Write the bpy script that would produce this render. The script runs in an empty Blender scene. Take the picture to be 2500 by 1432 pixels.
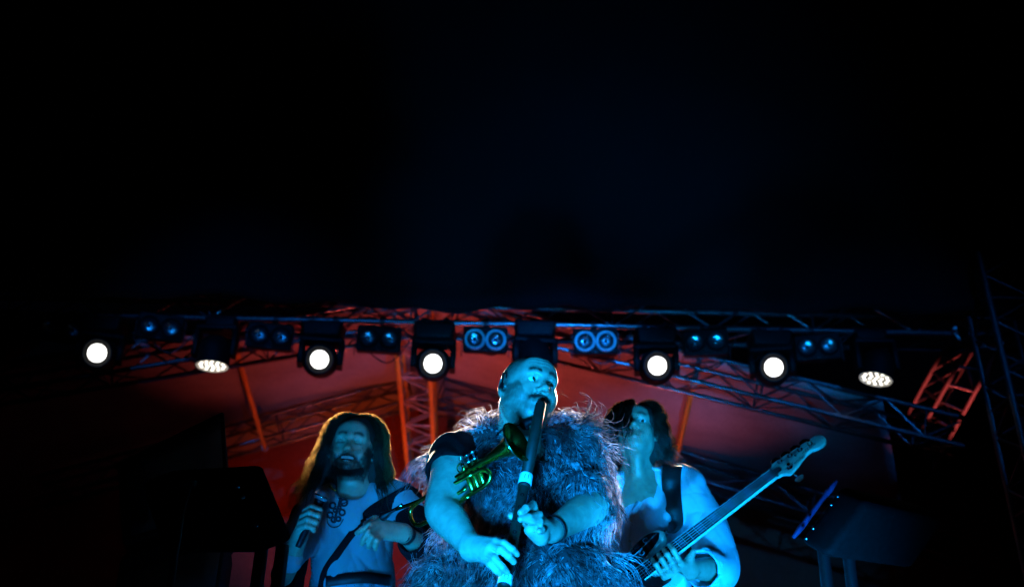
import bpy, bmesh, math, random
import numpy as np
from mathutils import Vector, Matrix

random.seed(7)
RNG = np.random.default_rng(11)
sc = bpy.context.scene
COL = sc.collection
rad = math.radians

# ------------------------------------------------------------------ camera, world, exposure
F_PX = 2400.0                      # focal length in pixels of a 2500 px wide frame (about 35 mm)
CAM_LOC = Vector((0.0, 0.0, 1.5))  # photographer standing in the pit in front of the stage
CAM_ROT = Matrix.Rotation(rad(90 + 28.0), 3, 'X') @ Matrix.Rotation(rad(1.2), 3, 'Z')
cam_d = bpy.data.cameras.new('camera')
cam_d.sensor_width = 36.0
cam_d.lens = 36.0 * F_PX / 2500.0
cam_d.clip_start = 0.05
cam_d.clip_end = 500.0
cam_d.dof.use_dof = True
cam_d.dof.focus_distance = 2.95
cam_d.dof.aperture_fstop = 2.4
cam = bpy.data.objects.new('camera', cam_d)
cam.matrix_world = Matrix.Translation(CAM_LOC) @ CAM_ROT.to_4x4()
COL.objects.link(cam)
sc.camera = cam

world = bpy.data.worlds.new('World')
sc.world = world
world.use_nodes = True
wbg = world.node_tree.nodes['Background']
wbg.inputs[0].default_value = (0.10, 0.16, 0.45, 1)
wbg.inputs[1].default_value = 0.0012          # moonless night sky

sc.view_settings.view_transform = 'Standard'
sc.view_settings.look = 'None'
sc.view_settings.exposure = 0.0
sc.view_settings.gamma = 1.0
sc.render.engine = 'CYCLES'
sc.cycles.use_denoising = True
try:
    sc.cycles.denoiser = 'OPENIMAGEDENOISE'
    sc.cycles.denoising_prefilter = 'ACCURATE'
except Exception:
    pass
sc.cycles.max_bounces = 5
sc.cycles.diffuse_bounces = 2
sc.cycles.glossy_bounces = 3
sc.cycles.transmission_bounces = 4
sc.cycles.volume_bounces = 0
sc.cycles.caustics_reflective = False
sc.cycles.caustics_refractive = False
sc.cycles.sample_clamp_indirect = 4.0

def P(px, py, Y):
    """point of the place seen at photograph pixel (px, py) at depth Y in front of the camera"""
    d = CAM_ROT @ Vector(((px - 1250.0) / F_PX, (716.0 - py) / F_PX, -1.0))
    return CAM_LOC + d * (Y / d.y)

# ------------------------------------------------------------------ stage lights (fixtures that carry them are built below)
CYAN = (0.0018, 0.31, 1.0)
BLUE = (0.006, 0.24, 1.0)
RED = (1.0, 0.10, 0.085)
AMBER = (1.0, 0.10, 0.012)
WARM = (1.0, 0.86, 0.62)

def spot(name, loc, target, power, color, size_deg, blend=0.5, radius=0.05, parent=None):
    l = bpy.data.lights.new(name, 'SPOT')
    l.energy = power
    l.color = color
    l.spot_size = rad(size_deg)
    l.spot_blend = blend
    l.shadow_soft_size = radius
    o = bpy.data.objects.new(name, l)
    COL.objects.link(o)
    loc = Vector(loc)
    q = (Vector(target) - loc).to_track_quat('-Z', 'Y')
    m = Matrix.Translation(loc) @ q.to_matrix().to_4x4()
    if parent is not None:
        o.parent = parent
        o.matrix_world = m
        o.matrix_basis = parent_world(parent).inverted() @ m
    else:
        o.matrix_world = m
    return o

STAGE_Z = 1.08
# (location, target, power, colour, cone, blend, source radius, fixture wanted)
FLOOR_LAMPS = [
    # cyan foot lights on the deck before the band
    ((-0.22, 1.10, STAGE_Z + 0.42), (0.04, 2.80, 2.48), 1000, CYAN, 38, 0.9, 0.14),
    ((0.72, 1.95, STAGE_Z + 0.17), (0.66, 3.15, 2.25), 850, CYAN, 52, 0.8, 0.07),
    ((-0.95, 2.35, STAGE_Z + 0.17), (-0.62, 3.65, 2.35), 230, (0.002, 0.28, 1.0), 42, 0.9, 0.07),
    # red and amber up-lights on the stage floor at the rear, shining up and forward on the roof sheet
    ((0.75, 10.4, STAGE_Z + 0.17), (0.65, 8.3, 5.2), 265, RED, 62, 1.0, 0.08),
    ((-0.85, 10.4, STAGE_Z + 0.17), (-1.05, 8.3, 5.2), 275, RED, 62, 1.0, 0.08),
    ((-1.3, 8.2, STAGE_Z + 0.17), (-1.4, 11.0, 4.7), 280, AMBER, 56, 1.0, 0.08),
    ((4.3, 8.3, STAGE_Z + 0.17), (3.95, 8.1, 4.4), 800, RED, 21, 0.8, 0.08),
]
# narrow blue front lights hung on the front-of-house mast behind the photographer, aimed at the truss
FOH_LAMPS = [
    ((0.9, -5.0, 4.4), (0.40, 7.0, 4.42), 14000, BLUE, 8.5, 1.0, 0.12),
    ((-1.6, -5.0, 4.4), (-2.1, 7.0, 4.55), 2800, BLUE, 13, 1.0, 0.12),
    ((2.6, -5.0, 4.4), (2.9, 7.0, 4.55), 2400, BLUE, 11.5, 1.0, 0.12),
]

# ------------------------------------------------------------------ materials
def nodemat(name):
    m = bpy.data.materials.new(name)
    m.use_nodes = True
    nt = m.node_tree
    return m, nt, nt.nodes['Principled BSDF']

def mat(name, col, rough=0.6, metal=0.0, var=0.25, scale=18.0, bump=0.0, bscale=60.0, spec=0.5, coat=0.0, attr=False, sub=0.0, sheen=0.0, detail=4):
    m, nt, b = nodemat(name)
    N, L = nt.nodes, nt.links
    tc = N.new('ShaderNodeTexCoord')
    nz = N.new('ShaderNodeTexNoise'); nz.inputs['Scale'].default_value = scale; nz.inputs['Detail'].default_value = detail
    L.new(tc.outputs['Object'], nz.inputs['Vector'])
    mr = N.new('ShaderNodeMapRange')
    mr.inputs['From Min'].default_value = 0.3; mr.inputs['From Max'].default_value = 0.7
    mr.inputs['To Min'].default_value = 1 - var; mr.inputs['To Max'].default_value = 1 + var * 0.6
    L.new(nz.outputs['Fac'], mr.inputs['Value'])
    mx = N.new('ShaderNodeMix'); mx.data_type = 'RGBA'; mx.blend_type = 'MULTIPLY'; mx.inputs[0].default_value = 1.0
    if attr:
        at = N.new('ShaderNodeAttribute'); at.attribute_name = 'Col'
        L.new(at.outputs['Color'], mx.inputs[6])
    else:
        mx.inputs[6].default_value = (*col, 1)
    L.new(mr.outputs['Result'], mx.inputs[7])
    L.new(mx.outputs[2], b.inputs['Base Color'])
    b.inputs['Roughness'].default_value = rough
    b.inputs['Metallic'].default_value = metal
    b.inputs['Specular IOR Level'].default_value = spec
    b.inputs['Coat Weight'].default_value = coat
    if sub:
        b.inputs['Subsurface Weight'].default_value = sub
        b.inputs['Subsurface Radius'].default_value = (0.012, 0.005, 0.003)
        b.inputs['Subsurface Scale'].default_value = 0.6
    if sheen:
        b.inputs['Sheen Weight'].default_value = sheen
    r2 = N.new('ShaderNodeMapRange')
    r2.inputs['To Min'].default_value = max(0.02, rough - 0.12); r2.inputs['To Max'].default_value = min(1, rough + 0.12)
    L.new(nz.outputs['Fac'], r2.inputs['Value']); L.new(r2.outputs['Result'], b.inputs['Roughness'])
    if bump:
        n2 = N.new('ShaderNodeTexNoise'); n2.inputs['Scale'].default_value = bscale; n2.inputs['Detail'].default_value = 3
        L.new(tc.outputs['Object'], n2.inputs['Vector'])
        bp = N.new('ShaderNodeBump'); bp.inputs['Strength'].default_value = bump; bp.inputs['Distance'].default_value = 0.004
        L.new(n2.outputs['Fac'], bp.inputs['Height']); L.new(bp.outputs['Normal'], b.inputs['Normal'])
    return m

def weave_mat(name, col, scale=420.0, bump=0.5, rough=0.85):
    m, nt, b = nodemat(name)
    N, L = nt.nodes, nt.links
    tc = N.new('ShaderNodeTexCoord')
    w1 = N.new('ShaderNodeTexWave'); w1.inputs['Scale'].default_value = scale * 0.16; w1.bands_direction = 'X'; w1.inputs['Distortion'].default_value = 1.2
    w2 = N.new('ShaderNodeTexWave'); w2.inputs['Scale'].default_value = scale * 0.16; w2.bands_direction = 'Z'; w2.inputs['Distortion'].default_value = 1.2
    L.new(tc.outputs['Object'], w1.inputs['Vector']); L.new(tc.outputs['Object'], w2.inputs['Vector'])
    mu = N.new('ShaderNodeMath'); mu.operation = 'MULTIPLY'
    L.new(w1.outputs['Fac'], mu.inputs[0]); L.new(w2.outputs['Fac'], mu.inputs[1])
    nz = N.new('ShaderNodeTexNoise'); nz.inputs['Scale'].default_value = 9; nz.inputs['Detail'].default_value = 6
    L.new(tc.outputs['Object'], nz.inputs['Vector'])
    cr = N.new('ShaderNodeMix'); cr.data_type = 'RGBA'
    cr.inputs[6].default_value = (*[c * 0.72 for c in col], 1); cr.inputs[7].default_value = (*col, 1)
    ad = N.new('ShaderNodeMath'); ad.operation = 'ADD'; ad.use_clamp = True
    L.new(mu.outputs[0], ad.inputs[0])
    mm = N.new('ShaderNodeMath'); mm.operation = 'MULTIPLY'; mm.inputs[1].default_value = 0.7
    L.new(nz.outputs['Fac'], mm.inputs[0]); L.new(mm.outputs[0], ad.inputs[1])
    L.new(ad.outputs[0], cr.inputs[0]); L.new(cr.outputs[2], b.inputs['Base Color'])
    b.inputs['Roughness'].default_value = rough
    b.inputs['Specular IOR Level'].default_value = 0.2
    b.inputs['Sheen Weight'].default_value = 0.15
    bp = N.new('ShaderNodeBump'); bp.inputs['Strength'].default_value = bump; bp.inputs['Distance'].default_value = 0.002
    L.new(mu.outputs[0], bp.inputs['Height']); L.new(bp.outputs['Normal'], b.inputs['Normal'])
    return m

def emis(name, col, strength):
    m, nt, b = nodemat(name)
    b.inputs['Base Color'].default_value = (*col, 1)
    b.inputs['Emission Color'].default_value = (*col, 1)
    b.inputs['Emission Strength'].default_value = strength
    return m

def tarp_mat(name, col):
    m, nt, b = nodemat(name)
    N, L = nt.nodes, nt.links
    tc = N.new('ShaderNodeTexCoord')
    n1 = N.new('ShaderNodeTexNoise'); n1.inputs['Scale'].default_value = 1.4; n1.inputs['Detail'].default_value = 9; n1.inputs['Roughness'].default_value = 0.65
    n2 = N.new('ShaderNodeTexNoise'); n2.inputs['Scale'].default_value = 38; n2.inputs['Detail'].default_value = 4
    for n in (n1, n2): L.new(tc.outputs['Object'], n.inputs['Vector'])
    a = N.new('ShaderNodeMix'); a.data_type = 'RGBA'
    a.inputs[6].default_value = (*[c * 0.7 for c in col], 1); a.inputs[7].default_value = (*col, 1)
    r = N.new('ShaderNodeMapRange'); r.inputs['From Min'].default_value = 0.36; r.inputs['From Max'].default_value = 0.62
    L.new(n1.outputs['Fac'], r.inputs['Value']); L.new(r.outputs['Result'], a.inputs[0])
    c = N.new('ShaderNodeMix'); c.data_type = 'RGBA'; c.blend_type = 'MULTIPLY'; c.inputs[0].default_value = 0.5
    L.new(a.outputs[2], c.inputs[6]); L.new(n2.outputs['Fac'], c.inputs[7])
    L.new(c.outputs[2], b.inputs['Base Color'])
    b.inputs['Roughness'].default_value = 0.75
    b.inputs['Specular IOR Level'].default_value = 0.25
    bp = N.new('ShaderNodeBump'); bp.inputs['Strength'].default_value = 0.45; bp.inputs['Distance'].default_value = 0.02
    L.new(n1.outputs['Fac'], bp.inputs['Height']); L.new(bp.outputs['Normal'], b.inputs['Normal'])
    return m

M = {}
M['alu'] = mat('scuffed_aluminium', (0.15, 0.155, 0.165), 0.3, 0.9, 0.25, 9)
M['steel'] = mat('painted_scaffold_tube', (0.42, 0.42, 0.44), 0.5, 0.5, 0.35, 8)
M['black'] = mat('black_fixture_plastic', (0.0025, 0.0025, 0.0028), 0.6, 0, 0.3, 30, spec=0.12)
M['blackmetal'] = mat('black_metal', (0.006, 0.006, 0.007), 0.4, 0.2, 0.3, 30, spec=0.3)
M['cabinet'] = mat('black_textured_cabinet_paint', (0.0022, 0.0022, 0.0025), 0.8, 0, 0.3, 60, 0.2, 220, spec=0.10)
M['grille'] = mat('black_perforated_grille', (0.006, 0.006, 0.007), 0.5, 0.2, 0.5, 400, 0.6, 500)
M['chrome'] = mat('chrome', (0.8, 0.8, 0.82), 0.14, 1.0, 0.1, 20)
M['dish'] = mat('lamp_reflector', (0.30, 0.31, 0.33), 0.2, 0.95, 0.25, 30, 0.3, 90)
M['rim_silver'] = mat('bare_metal_lamp_rim', (0.75, 0.76, 0.78), 0.4, 0.4, 0.2, 40)
M['orange_paint'] = mat('yellow_orange_tube_paint', (0.85, 0.46, 0.045), 0.5, 0, 0.3, 14)
M['lamp_glass'] = mat('lamp_front_lens', (0.05, 0.055, 0.06), 0.08, 0.0, 0.1, 20, coat=0.6)
M['lens_on'] = emis('lit_lens_white', (1.0, 0.985, 0.92), 5.0)
M['led_on'] = emis('lit_led_warm_white', (1.0, 0.94, 0.82), 3.0)
M['led_dim'] = emis('lit_led_rim', (1.0, 0.93, 0.8), 0.35)
M['led_cyan'] = emis('lit_led_cyan', CYAN, 3.0)
M['led_red'] = emis('lit_led_red', RED, 3.0)
M['tarp'] = tarp_mat('pale_roof_sheet', (0.55, 0.5, 0.5))
M['rear_cloth'] = tarp_mat('dark_red_rear_cloth', (0.42, 0.10, 0.05))
M['valance'] = mat('black_front_valance', (0.0012, 0.0012, 0.0018), 0.95, 0, 0.5, 2.2, 0.4, 7, spec=0.15)
M['floor'] = mat('black_stage_plywood', (0.03, 0.03, 0.03), 0.6, 0, 0.4, 6, 0.2, 30)
M['ground'] = mat('pit_asphalt', (0.05, 0.05, 0.05), 0.85, 0, 0.4, 4, 0.4, 50)
M['edge_light'] = mat('painted_blue_edge_light', (0.012, 0.016, 0.06), 0.6, 0, 0.4, 30, spec=0.2)  # blue light on the cabinet edge, put into the colour
M['cable'] = mat('black_rubber_cable', (0.01, 0.01, 0.01), 0.5, 0, 0.2, 30)

# ------------------------------------------------------------------ object helpers
def parent_world(o):
    m = o.matrix_basis.copy()
    while o.parent is not None:
        o = o.parent
        m = o.matrix_basis @ m
    return m

def tag(o, label=None, cat=None, group=None, kind=None):
    if label: o['label'] = label
    if cat: o['category'] = cat
    if group: o['group'] = group
    if kind: o['kind'] = kind
    return o

def thing(name, label, cat, loc, group=None):
    o = bpy.data.objects.new(name, None)
    o.empty_display_size = 0.1
    COL.objects.link(o)
    o.matrix_basis = Matrix.Translation(Vector(loc))
    return tag(o, label, cat, group)

def link(name, mesh, material, parent=None, world_m=None):
    """one mesh object; world_m is its world matrix"""
    o = bpy.data.objects.new(name, mesh)
    COL.objects.link(o)
    wm = world_m if world_m is not None else Matrix.Identity(4)
    if parent is not None:
        o.parent = parent
        o.matrix_basis = parent_world(parent).inverted() @ wm
    else:
        o.matrix_basis = wm
    if material is not None:
        if len(mesh.materials) == 0:
            mesh.materials.append(material)
        elif mesh.materials[0] is not material:
            o.material_slots[0].link = 'OBJECT'
            o.material_slots[0].material = material
    return o

def np_mesh(name, V, F, smooth=True):
    """V (n,3), F (m,3|4) arrays"""
    me = bpy.data.meshes.new(name)
    V = np.asarray(V, np.float32); F = np.asarray(F, np.int32)
    k = F.shape[1]
    me.vertices.add(len(V)); me.vertices.foreach_set('co', V.ravel())
    me.loops.add(F.size); me.loops.foreach_set('vertex_index', F.ravel())
    me.polygons.add(len(F))
    me.polygons.foreach_set('loop_start', np.arange(0, F.size, k, dtype=np.int32))
    try:
        me.polygons.foreach_set('loop_total', np.full(len(F), k, np.int32))
    except Exception:
        pass
    me.update(calc_edges=True)
    me.validate()
    if smooth:
        me.polygons.foreach_set('use_smooth', np.ones(len(me.polygons), bool))
    return me

def mesh_obj(name, V, F, material, parent=None, smooth=True, base=None):
    """mesh given in world coordinates; its origin is put at the parent's base (or `base`)"""
    V = np.asarray(V, float)
    org = Vector(base) if base is not None else (parent_world(parent).to_translation() if parent is not None else Vector((0, 0, 0)))
    me = np_mesh(name, V - np.array(org)[None, :], F, smooth)
    return link(name, me, material, parent, Matrix.Translation(org))

def bm_mesh(name, bm, smooth=False, auto=None):
    me = bpy.data.meshes.new(name)
    bm.to_mesh(me); bm.free()
    if smooth:
        for p in me.polygons: p.use_smooth = True
        if auto:
            me.set_sharp_from_angle(angle=rad(auto))
    return me

CACHE = {}
def unit_tube():
    if 'tube' not in CACHE:
        bm = bmesh.new()
        bmesh.ops.create_cone(bm, cap_ends=True, segments=10, radius1=1, radius2=1, depth=1, matrix=Matrix.Translation((0, 0, 0.5)))
        CACHE['tube'] = bm_mesh('tube', bm, True, 40)
    return CACHE['tube']

def axis_m(a, b, rx, ry=None, roll=None):
    a, b = Vector(a), Vector(b)
    d = b - a
    q = d.to_track_quat('Z', 'Y' if roll is None else roll)
    return Matrix.Translation(a) @ q.to_matrix().to_4x4() @ Matrix.Diagonal((rx, ry or rx, d.length, 1))

def bar(name, a, b, r, material, parent=None):
    return link(name, unit_tube(), material, parent, axis_m(a, b, r))

def rbox_mesh(key, sx, sy, sz, bev=0.01, seg=2, taper=None):
    if key in CACHE: return CACHE[key]
    bm = bmesh.new()
    bmesh.ops.create_cube(bm, size=1.0, matrix=Matrix.Diagonal((sx, sy, sz, 1)))
    if taper:
        for v in bm.verts:
            if v.co.z < 0: v.co.x *= taper; v.co.y *= taper
    if bev: bmesh.ops.bevel(bm, geom=bm.edges[:] , offset=bev, segments=seg, affect='EDGES', profile=0.5)
    CACHE[key] = bm_mesh(key, bm, True, 35)
    return CACHE[key]

def lathe_arr(profile, seg=24, cap=False):
    """profile list of (r, z) -> arrays around Z"""
    n = len(profile)
    ang = np.linspace(0, 2 * math.pi, seg, endpoint=False)
    V = np.zeros((n, seg, 3))
    for i, (r, z) in enumerate(profile):
        V[i, :, 0] = r * np.cos(ang); V[i, :, 1] = r * np.sin(ang); V[i, :, 2] = z
    idx = np.arange(n * seg).reshape(n, seg)
    nx = np.roll(idx, -1, axis=1)
    F = np.stack([idx[:-1], nx[:-1], nx[1:], idx[1:]], -1).reshape(-1, 4)
    return V.reshape(-1, 3), F

def lathe_mesh(key, profile, seg=24, smooth=True):
    if key in CACHE: return CACHE[key]
    V, F = lathe_arr(profile, seg)
    me = np_mesh(key, V, F, smooth)
    if smooth: me.set_sharp_from_angle(angle=rad(40))
    CACHE[key] = me
    return me

def sweep_arr(pts, rads, sides=8, closed=False):
    """tube along a polyline; rads scalar or per point"""
    pts = np.asarray([tuple(p) for p in pts], float)
    n = len(pts)
    rads = np.broadcast_to(np.asarray(rads, float), (n,))
    T = np.gradient(pts, axis=0)
    T /= np.linalg.norm(T, axis=1, keepdims=True) + 1e-12
    up = np.array([0.12, 0.31, 0.94])
    V = []
    A = np.cross(T[0], up); A /= np.linalg.norm(A) + 1e-12
    for i in range(n):
        A = A - T[i] * np.dot(A, T[i]); A /= np.linalg.norm(A) + 1e-12
        B = np.cross(T[i], A)
        ang = np.linspace(0, 2 * math.pi, sides, endpoint=False)
        V.append(pts[i] + rads[i] * (np.cos(ang)[:, None] * A + np.sin(ang)[:, None] * B))
    V = np.concatenate(V)
    idx = np.arange(n * sides).reshape(n, sides)
    nx = np.roll(idx, -1, axis=1)
    F = np.stack([idx[:-1], nx[:-1], nx[1:], idx[1:]], -1).reshape(-1, 4)
    c0, c1 = len(V), len(V) + 1
    V = np.concatenate([V, pts[:1], pts[-1:]])
    caps = [[idx[0, j], c0, c0, idx[0, (j + 1) % sides]] for j in range(sides)]
    return V, F

def capped_sweep(pts, rads, sides=8):
    """sweep with rounded closing rings so that the ends are shut"""
    pts = [Vector(p) for p in pts]
    rads = list(np.broadcast_to(np.asarray(rads, float), (len(pts),)))
    d0 = (pts[0] - pts[1]).normalized(); d1 = (pts[-1] - pts[-2]).normalized()
    p2 = [pts[0] + d0 * rads[0] * 0.5] + pts + [pts[-1] + d1 * rads[-1] * 0.5]
    r2 = [rads[0] * 0.02] + rads + [rads[-1] * 0.02]
    V, F = sweep_arr(p2, r2, sides)
    return V[:-2], F

def bez(ps, n=12):
    """smooth curve through points (Catmull-Rom)"""
    ps = [Vector(p) for p in ps]
    out = []
    q = [2 * ps[0] - ps[1]] + ps + [2 * ps[-1] - ps[-2]]
    for i in range(1, len(q) - 2):
        for j in range(n):
            t = j / n
            a, b, c, d = q[i - 1], q[i], q[i + 1], q[i + 2]
            out.append(0.5 * ((2 * b) + (c - a) * t + (2 * a - 5 * b + 4 * c - d) * t * t + (3 * b - a - 3 * c + d) * t ** 3))
    out.append(ps[-1])
    return out

def sines(V, n, freq, seed, aniso=(1, 1, 1)):
    """smooth pseudo-random field made of sines, about -1..1"""
    g = np.random.default_rng(seed)
    K = g.normal(size=(n, 3)) * freq * np.array(aniso)
    ph = g.uniform(0, 6.28, n)
    return np.sin(V @ K.T + ph).sum(1) / math.sqrt(n / 2.0) * 0.6

# ------------------------------------------------------------------ the setting
def sheet(name, corners, nu, nv, material, parent=None, disp=0.0, seed=1, freq=1.2, thick=0.004, kind='structure'):
    """cloth or floor sheet between four world corners (a,b,c,d going round) with slight sag and real thickness"""
    a, b, c, d = [np.array(x, float) for x in corners]
    u = np.linspace(0, 1, nu); v = np.linspace(0, 1, nv)
    U, W = np.meshgrid(u, v, indexing='ij')
    U = U[..., None]; W = W[..., None]
    V = (1 - U) * (1 - W) * a + U * (1 - W) * b + U * W * c + (1 - U) * W * d
    n = np.cross(b - a, d - a); n /= np.linalg.norm(n)
    V = V.reshape(-1, 3)
    if disp:
        V = V + n * (sines(V, 10, freq, seed) * disp)[:, None]
    idx = np.arange(nu * nv).reshape(nu, nv)
    F = np.stack([idx[:-1, :-1], idx[1:, :-1], idx[1:, 1:], idx[:-1, 1:]], -1).reshape(-1, 4)
    V2 = V - n * thick
    off = len(V)
    Fb = F[:, ::-1] + off
    ring = np.concatenate([idx[:, 0], idx[-1, 1:], idx[::-1, -1][1:], idx[0, ::-1][1:-1]])
    rn = np.roll(ring, -1)
    Fs = np.stack([rn, ring, ring + off, rn + off], -1)
    o = mesh_obj(name, np.concatenate([V, V2]), np.concatenate([F, Fb, Fs]), material, parent)
    if parent is None and kind: o['kind'] = kind
    return o

sheet('ground', [(-60, -60, 0), (60, -60, 0), (60, 60, 0), (-60, 60, 0)], 2, 2, M['ground'])
fl = sheet('stage_floor', [(-6.2, 0.9, STAGE_Z), (6.2, 0.9, STAGE_Z), (6.2, 11.6, STAGE_Z), (-6.2, 11.6, STAGE_Z)], 2, 2, M['floor'], thick=0.06)
sheet('stage_skirt', [(-6.2, 0.93, 0.0), (6.2, 0.93, 0.0), (6.2, 0.93, STAGE_Z - 0.062), (-6.2, 0.93, STAGE_Z - 0.062)], 60, 4, M['valance'], disp=0.02, seed=4, freq=6)

# depth planes of the roof structure
Y_T = 7.0          # lighting truss
Y_F, Y_R = 7.45, 9.9   # front and rear roof rafters
Z_T = P(1250, 792, Y_T).z

def truss(name, label, cat, a, b, w, h, panels, r=0.024, rb=0.0095, material=None, group=None, up=(0, 0, 1), faces='TBFK', brace_mat=None):
    """four-chord box truss: chords and every diagonal are parts"""
    material = material or M['alu']
    brace_mat = brace_mat or material
    a, b = Vector(a), Vector(b)
    d = (b - a).normalized()
    side = d.cross(Vector(up)).normalized()
    upv = side.cross(d).normalized()
    t = thing(name, label, cat, a, group)
    cor = {}
    for su in (-1, 1):
        for ss in (-1, 1):
            off = upv * (su * h / 2) + side * (ss * w / 2)
            cor[(su, ss)] = (a + off, b + off)
            bar('chord', a + off, b + off, r, material, t)
    fs = {'B': ((-1, -1), (-1, 1)), 'T': ((1, -1), (1, 1)), 'F': ((-1, -1), (1, -1)), 'K': ((-1, 1), (1, 1))}
    for k in faces:
        c0, c1 = fs[k]
        A0, A1 = cor[c0]; B0, B1 = cor[c1]
        for i in range(panels):
            t0, t1 = i / panels, (i + 1) / panels
            p = A0.lerp(A1, t0) if i % 2 == 0 else B0.lerp(B1, t0)
            q = B0.lerp(B1, t1) if i % 2 == 0 else A0.lerp(A1, t1)
            bar('brace', p, q, rb, brace_mat, t)
    for i in range(0, panels + 1, 4):
        tt = i / panels
        for k in faces:
            c0, c1 = fs[k]
            bar('strut', cor[c0][0].lerp(cor[c0][1], tt), cor[c1][0].lerp(cor[c1][1], tt), rb, brace_mat, t)
    return t

# lighting truss across the stage (lower chord at the height the lamps hang from)
truss('lighting_truss', 'long aluminium lighting truss carrying the row of lamps under the black valance', 'truss',
      (-5.6, Y_T + 0.14, Z_T + 0.145), (5.6, Y_T + 0.14, Z_T + 0.145), 0.29, 0.29, 28)

# front and rear rafters of the shallow gable roof
apF = P(1064, 772, Y_F)
lF, rF = P(-60, 948, Y_F), P(2200, 1035, Y_F)
apR = P(1040, 960, Y_R)
lR, rR = P(420, 1118, Y_R), P(1985, 1240, Y_R)
def ext(a, b, k): return a.lerp(b, k)
truss('roof_rafter', 'roof truss falling from the ridge over the two-lens lamps towards the black side-fill', 'truss',
      apF + Vector((-0.16, 0, 0)), ext(apF, lF, 1.15), 0.26, 0.24, 13, r=0.02, rb=0.0085, group='gable rafters')
truss('roof_rafter', 'bluish roof truss falling from the ridge towards the scaffold wing', 'truss',
      apF + Vector((0.16, 0, 0)), ext(apF, rF, 1.12), 0.26, 0.24, 13, r=0.02, rb=0.0085, group='gable rafters')
truss('roof_rafter', 'rear roof truss behind the long-haired singer with the foot of an orange purlin', 'truss',
      apR + Vector((-0.16, 0, 0)), ext(apR, lR, 1.5), 0.26, 0.24, 11, r=0.02, rb=0.0085, group='gable rafters')
truss('roof_rafter', 'dim rear roof truss behind the bass neck and white shirt', 'truss',
      apR + Vector((0.16, 0, 0)), ext(apR, rR, 1.35), 0.26, 0.24, 11, r=0.02, rb=0.0085, group='gable rafters')
# ridge truss running back under the gable
truss('ridge_truss', 'orange-painted ridge truss running back between the two roof slopes', 'truss',
      P(1006, 742, Y_F + 0.05) + Vector((0, 0, -0.02)), P(1036, 1195, 11.2), 0.29, 0.3, 16, r=0.024, rb=0.011, material=M['orange_paint'], brace_mat=M['steel'])

# purlins between front and rear rafters
def purlin(a, b, label):
    t = thing('purlin', label, 'purlin', a, 'roof purlins')
    bar('tube', a, b, 0.024, M['orange_paint'], t)
    d = (b - a).normalized()
    for p in (a + d * 0.06, b - d * 0.06):
        bar('coupler', p - d * 0.03, p + d * 0.03, 0.034, M['steel'], t)
purlin(P(572, 838, Y_F - 0.05), P(648, 1098, Y_R - 0.18), 'orange-painted roof purlin running down to the truss above the black monitor')
purlin(P(1695, 928, Y_F - 0.05), P(1650, 1122, Y_R - 0.18), 'orange-lit roof purlin ending behind the bass player\'s hair')

# roof sheet: two slopes lying on the rafters, and the rear wall sheet
up = Vector((0, 0, 0.19))
def slope(ap_f, e_f, ap_r, e_r, k):
    a = ext(ap_f, e_f, k); b = ext(ap_r, e_r, k * 1.05)
    f0 = ap_f + (ap_f - ap_r) * 0.0; f1 = a + (a - b) * 0.0
    r0 = ap_r + (ap_r - ap_f) * 0.55; r1 = b + (b - a) * 0.55
    return [f0 + up, f1 + up, r1 + up, r0 + up]
eLr = lR + (lF - apF) * 0.38
eRr = rR + (rF - apF) * 0.22
sl = slope(apF, lF, apR, eLr, 1.3)
sr = slope(apF, rF, apR, eRr, 0.97)
roof = sheet('roof_sheet', sl, 46, 30, M['tarp'], disp=0.022, seed=21, freq=1.9)
roof2 = sheet('roof_sheet', sr, 46, 30, M['tarp'], disp=0.022, seed=22, freq=1.9)
# rear wall sheet hanging from the rear edge
zb = STAGE_Z + 0.01
yb = sl[3].y + 0.05
sheet('rear_wall_sheet', [(-6.4, yb, zb), (6.4, yb, zb), (6.4, yb, sl[3].z + 0.3), (-6.4, yb, sl[3].z + 0.3)], 60, 16, M['rear_cloth'], disp=0.03, seed=23, freq=1.7)

# black front valance and gable cloth hanging before the truss
Y_V = 6.72
zv = P(1250, 748, Y_V).z
def valance():
    nu, nv = 260, 26
    V = np.zeros((nu, nv, 3))
    x = np.linspace(-6.0, 6.0, nu)[:, None]; s = np.linspace(0, 1, nv)[None, :]
    z = zv + 3.3 * s ** 1.25
    fold = 0.035 * np.sin(x * 9.0 + 1.7 * np.sin(x * 1.3)) * np.exp(-s * 3) + 0.05 * np.sin(x * 1.1 + 2)
    hemz = 0.018 * np.sin(x * 2.3) + 0.012 * np.sin(x * 5.1 + 1)
    V[..., 0] = x; V[..., 1] = Y_V + fold - 0.9 * s ** 1.6 - 0.05 * np.exp(-((s - 0.04) / 0.02) ** 2); V[..., 2] = z + hemz * np.exp(-s * 14)
    V = V.reshape(-1, 3)
    idx = np.arange(nu * nv).reshape(nu, nv)
    Fq = np.stack([idx[:-1, :-1], idx[1:, :-1], idx[1:, 1:], idx[:-1, 1:]], -1).reshape(-1, 4)
    V2 = V + np.array([0, 0.006, 0]); off = len(V)
    ring = np.concatenate([idx[:, 0], idx[-1, 1:], idx[::-1, -1][1:], idx[0, ::-1][1:-1]]); rn = np.roll(ring, -1)
    Fs = np.stack([rn, ring, ring + off, rn + off], -1)
    o = mesh_obj('front_valance', np.concatenate([V, V2]), np.concatenate([Fq, Fq[:, ::-1] + off, Fs]), M['valance'])
    tag(o, 'huge black cloth valance hanging above the row of stage lamps', 'valance')
valance()

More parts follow.
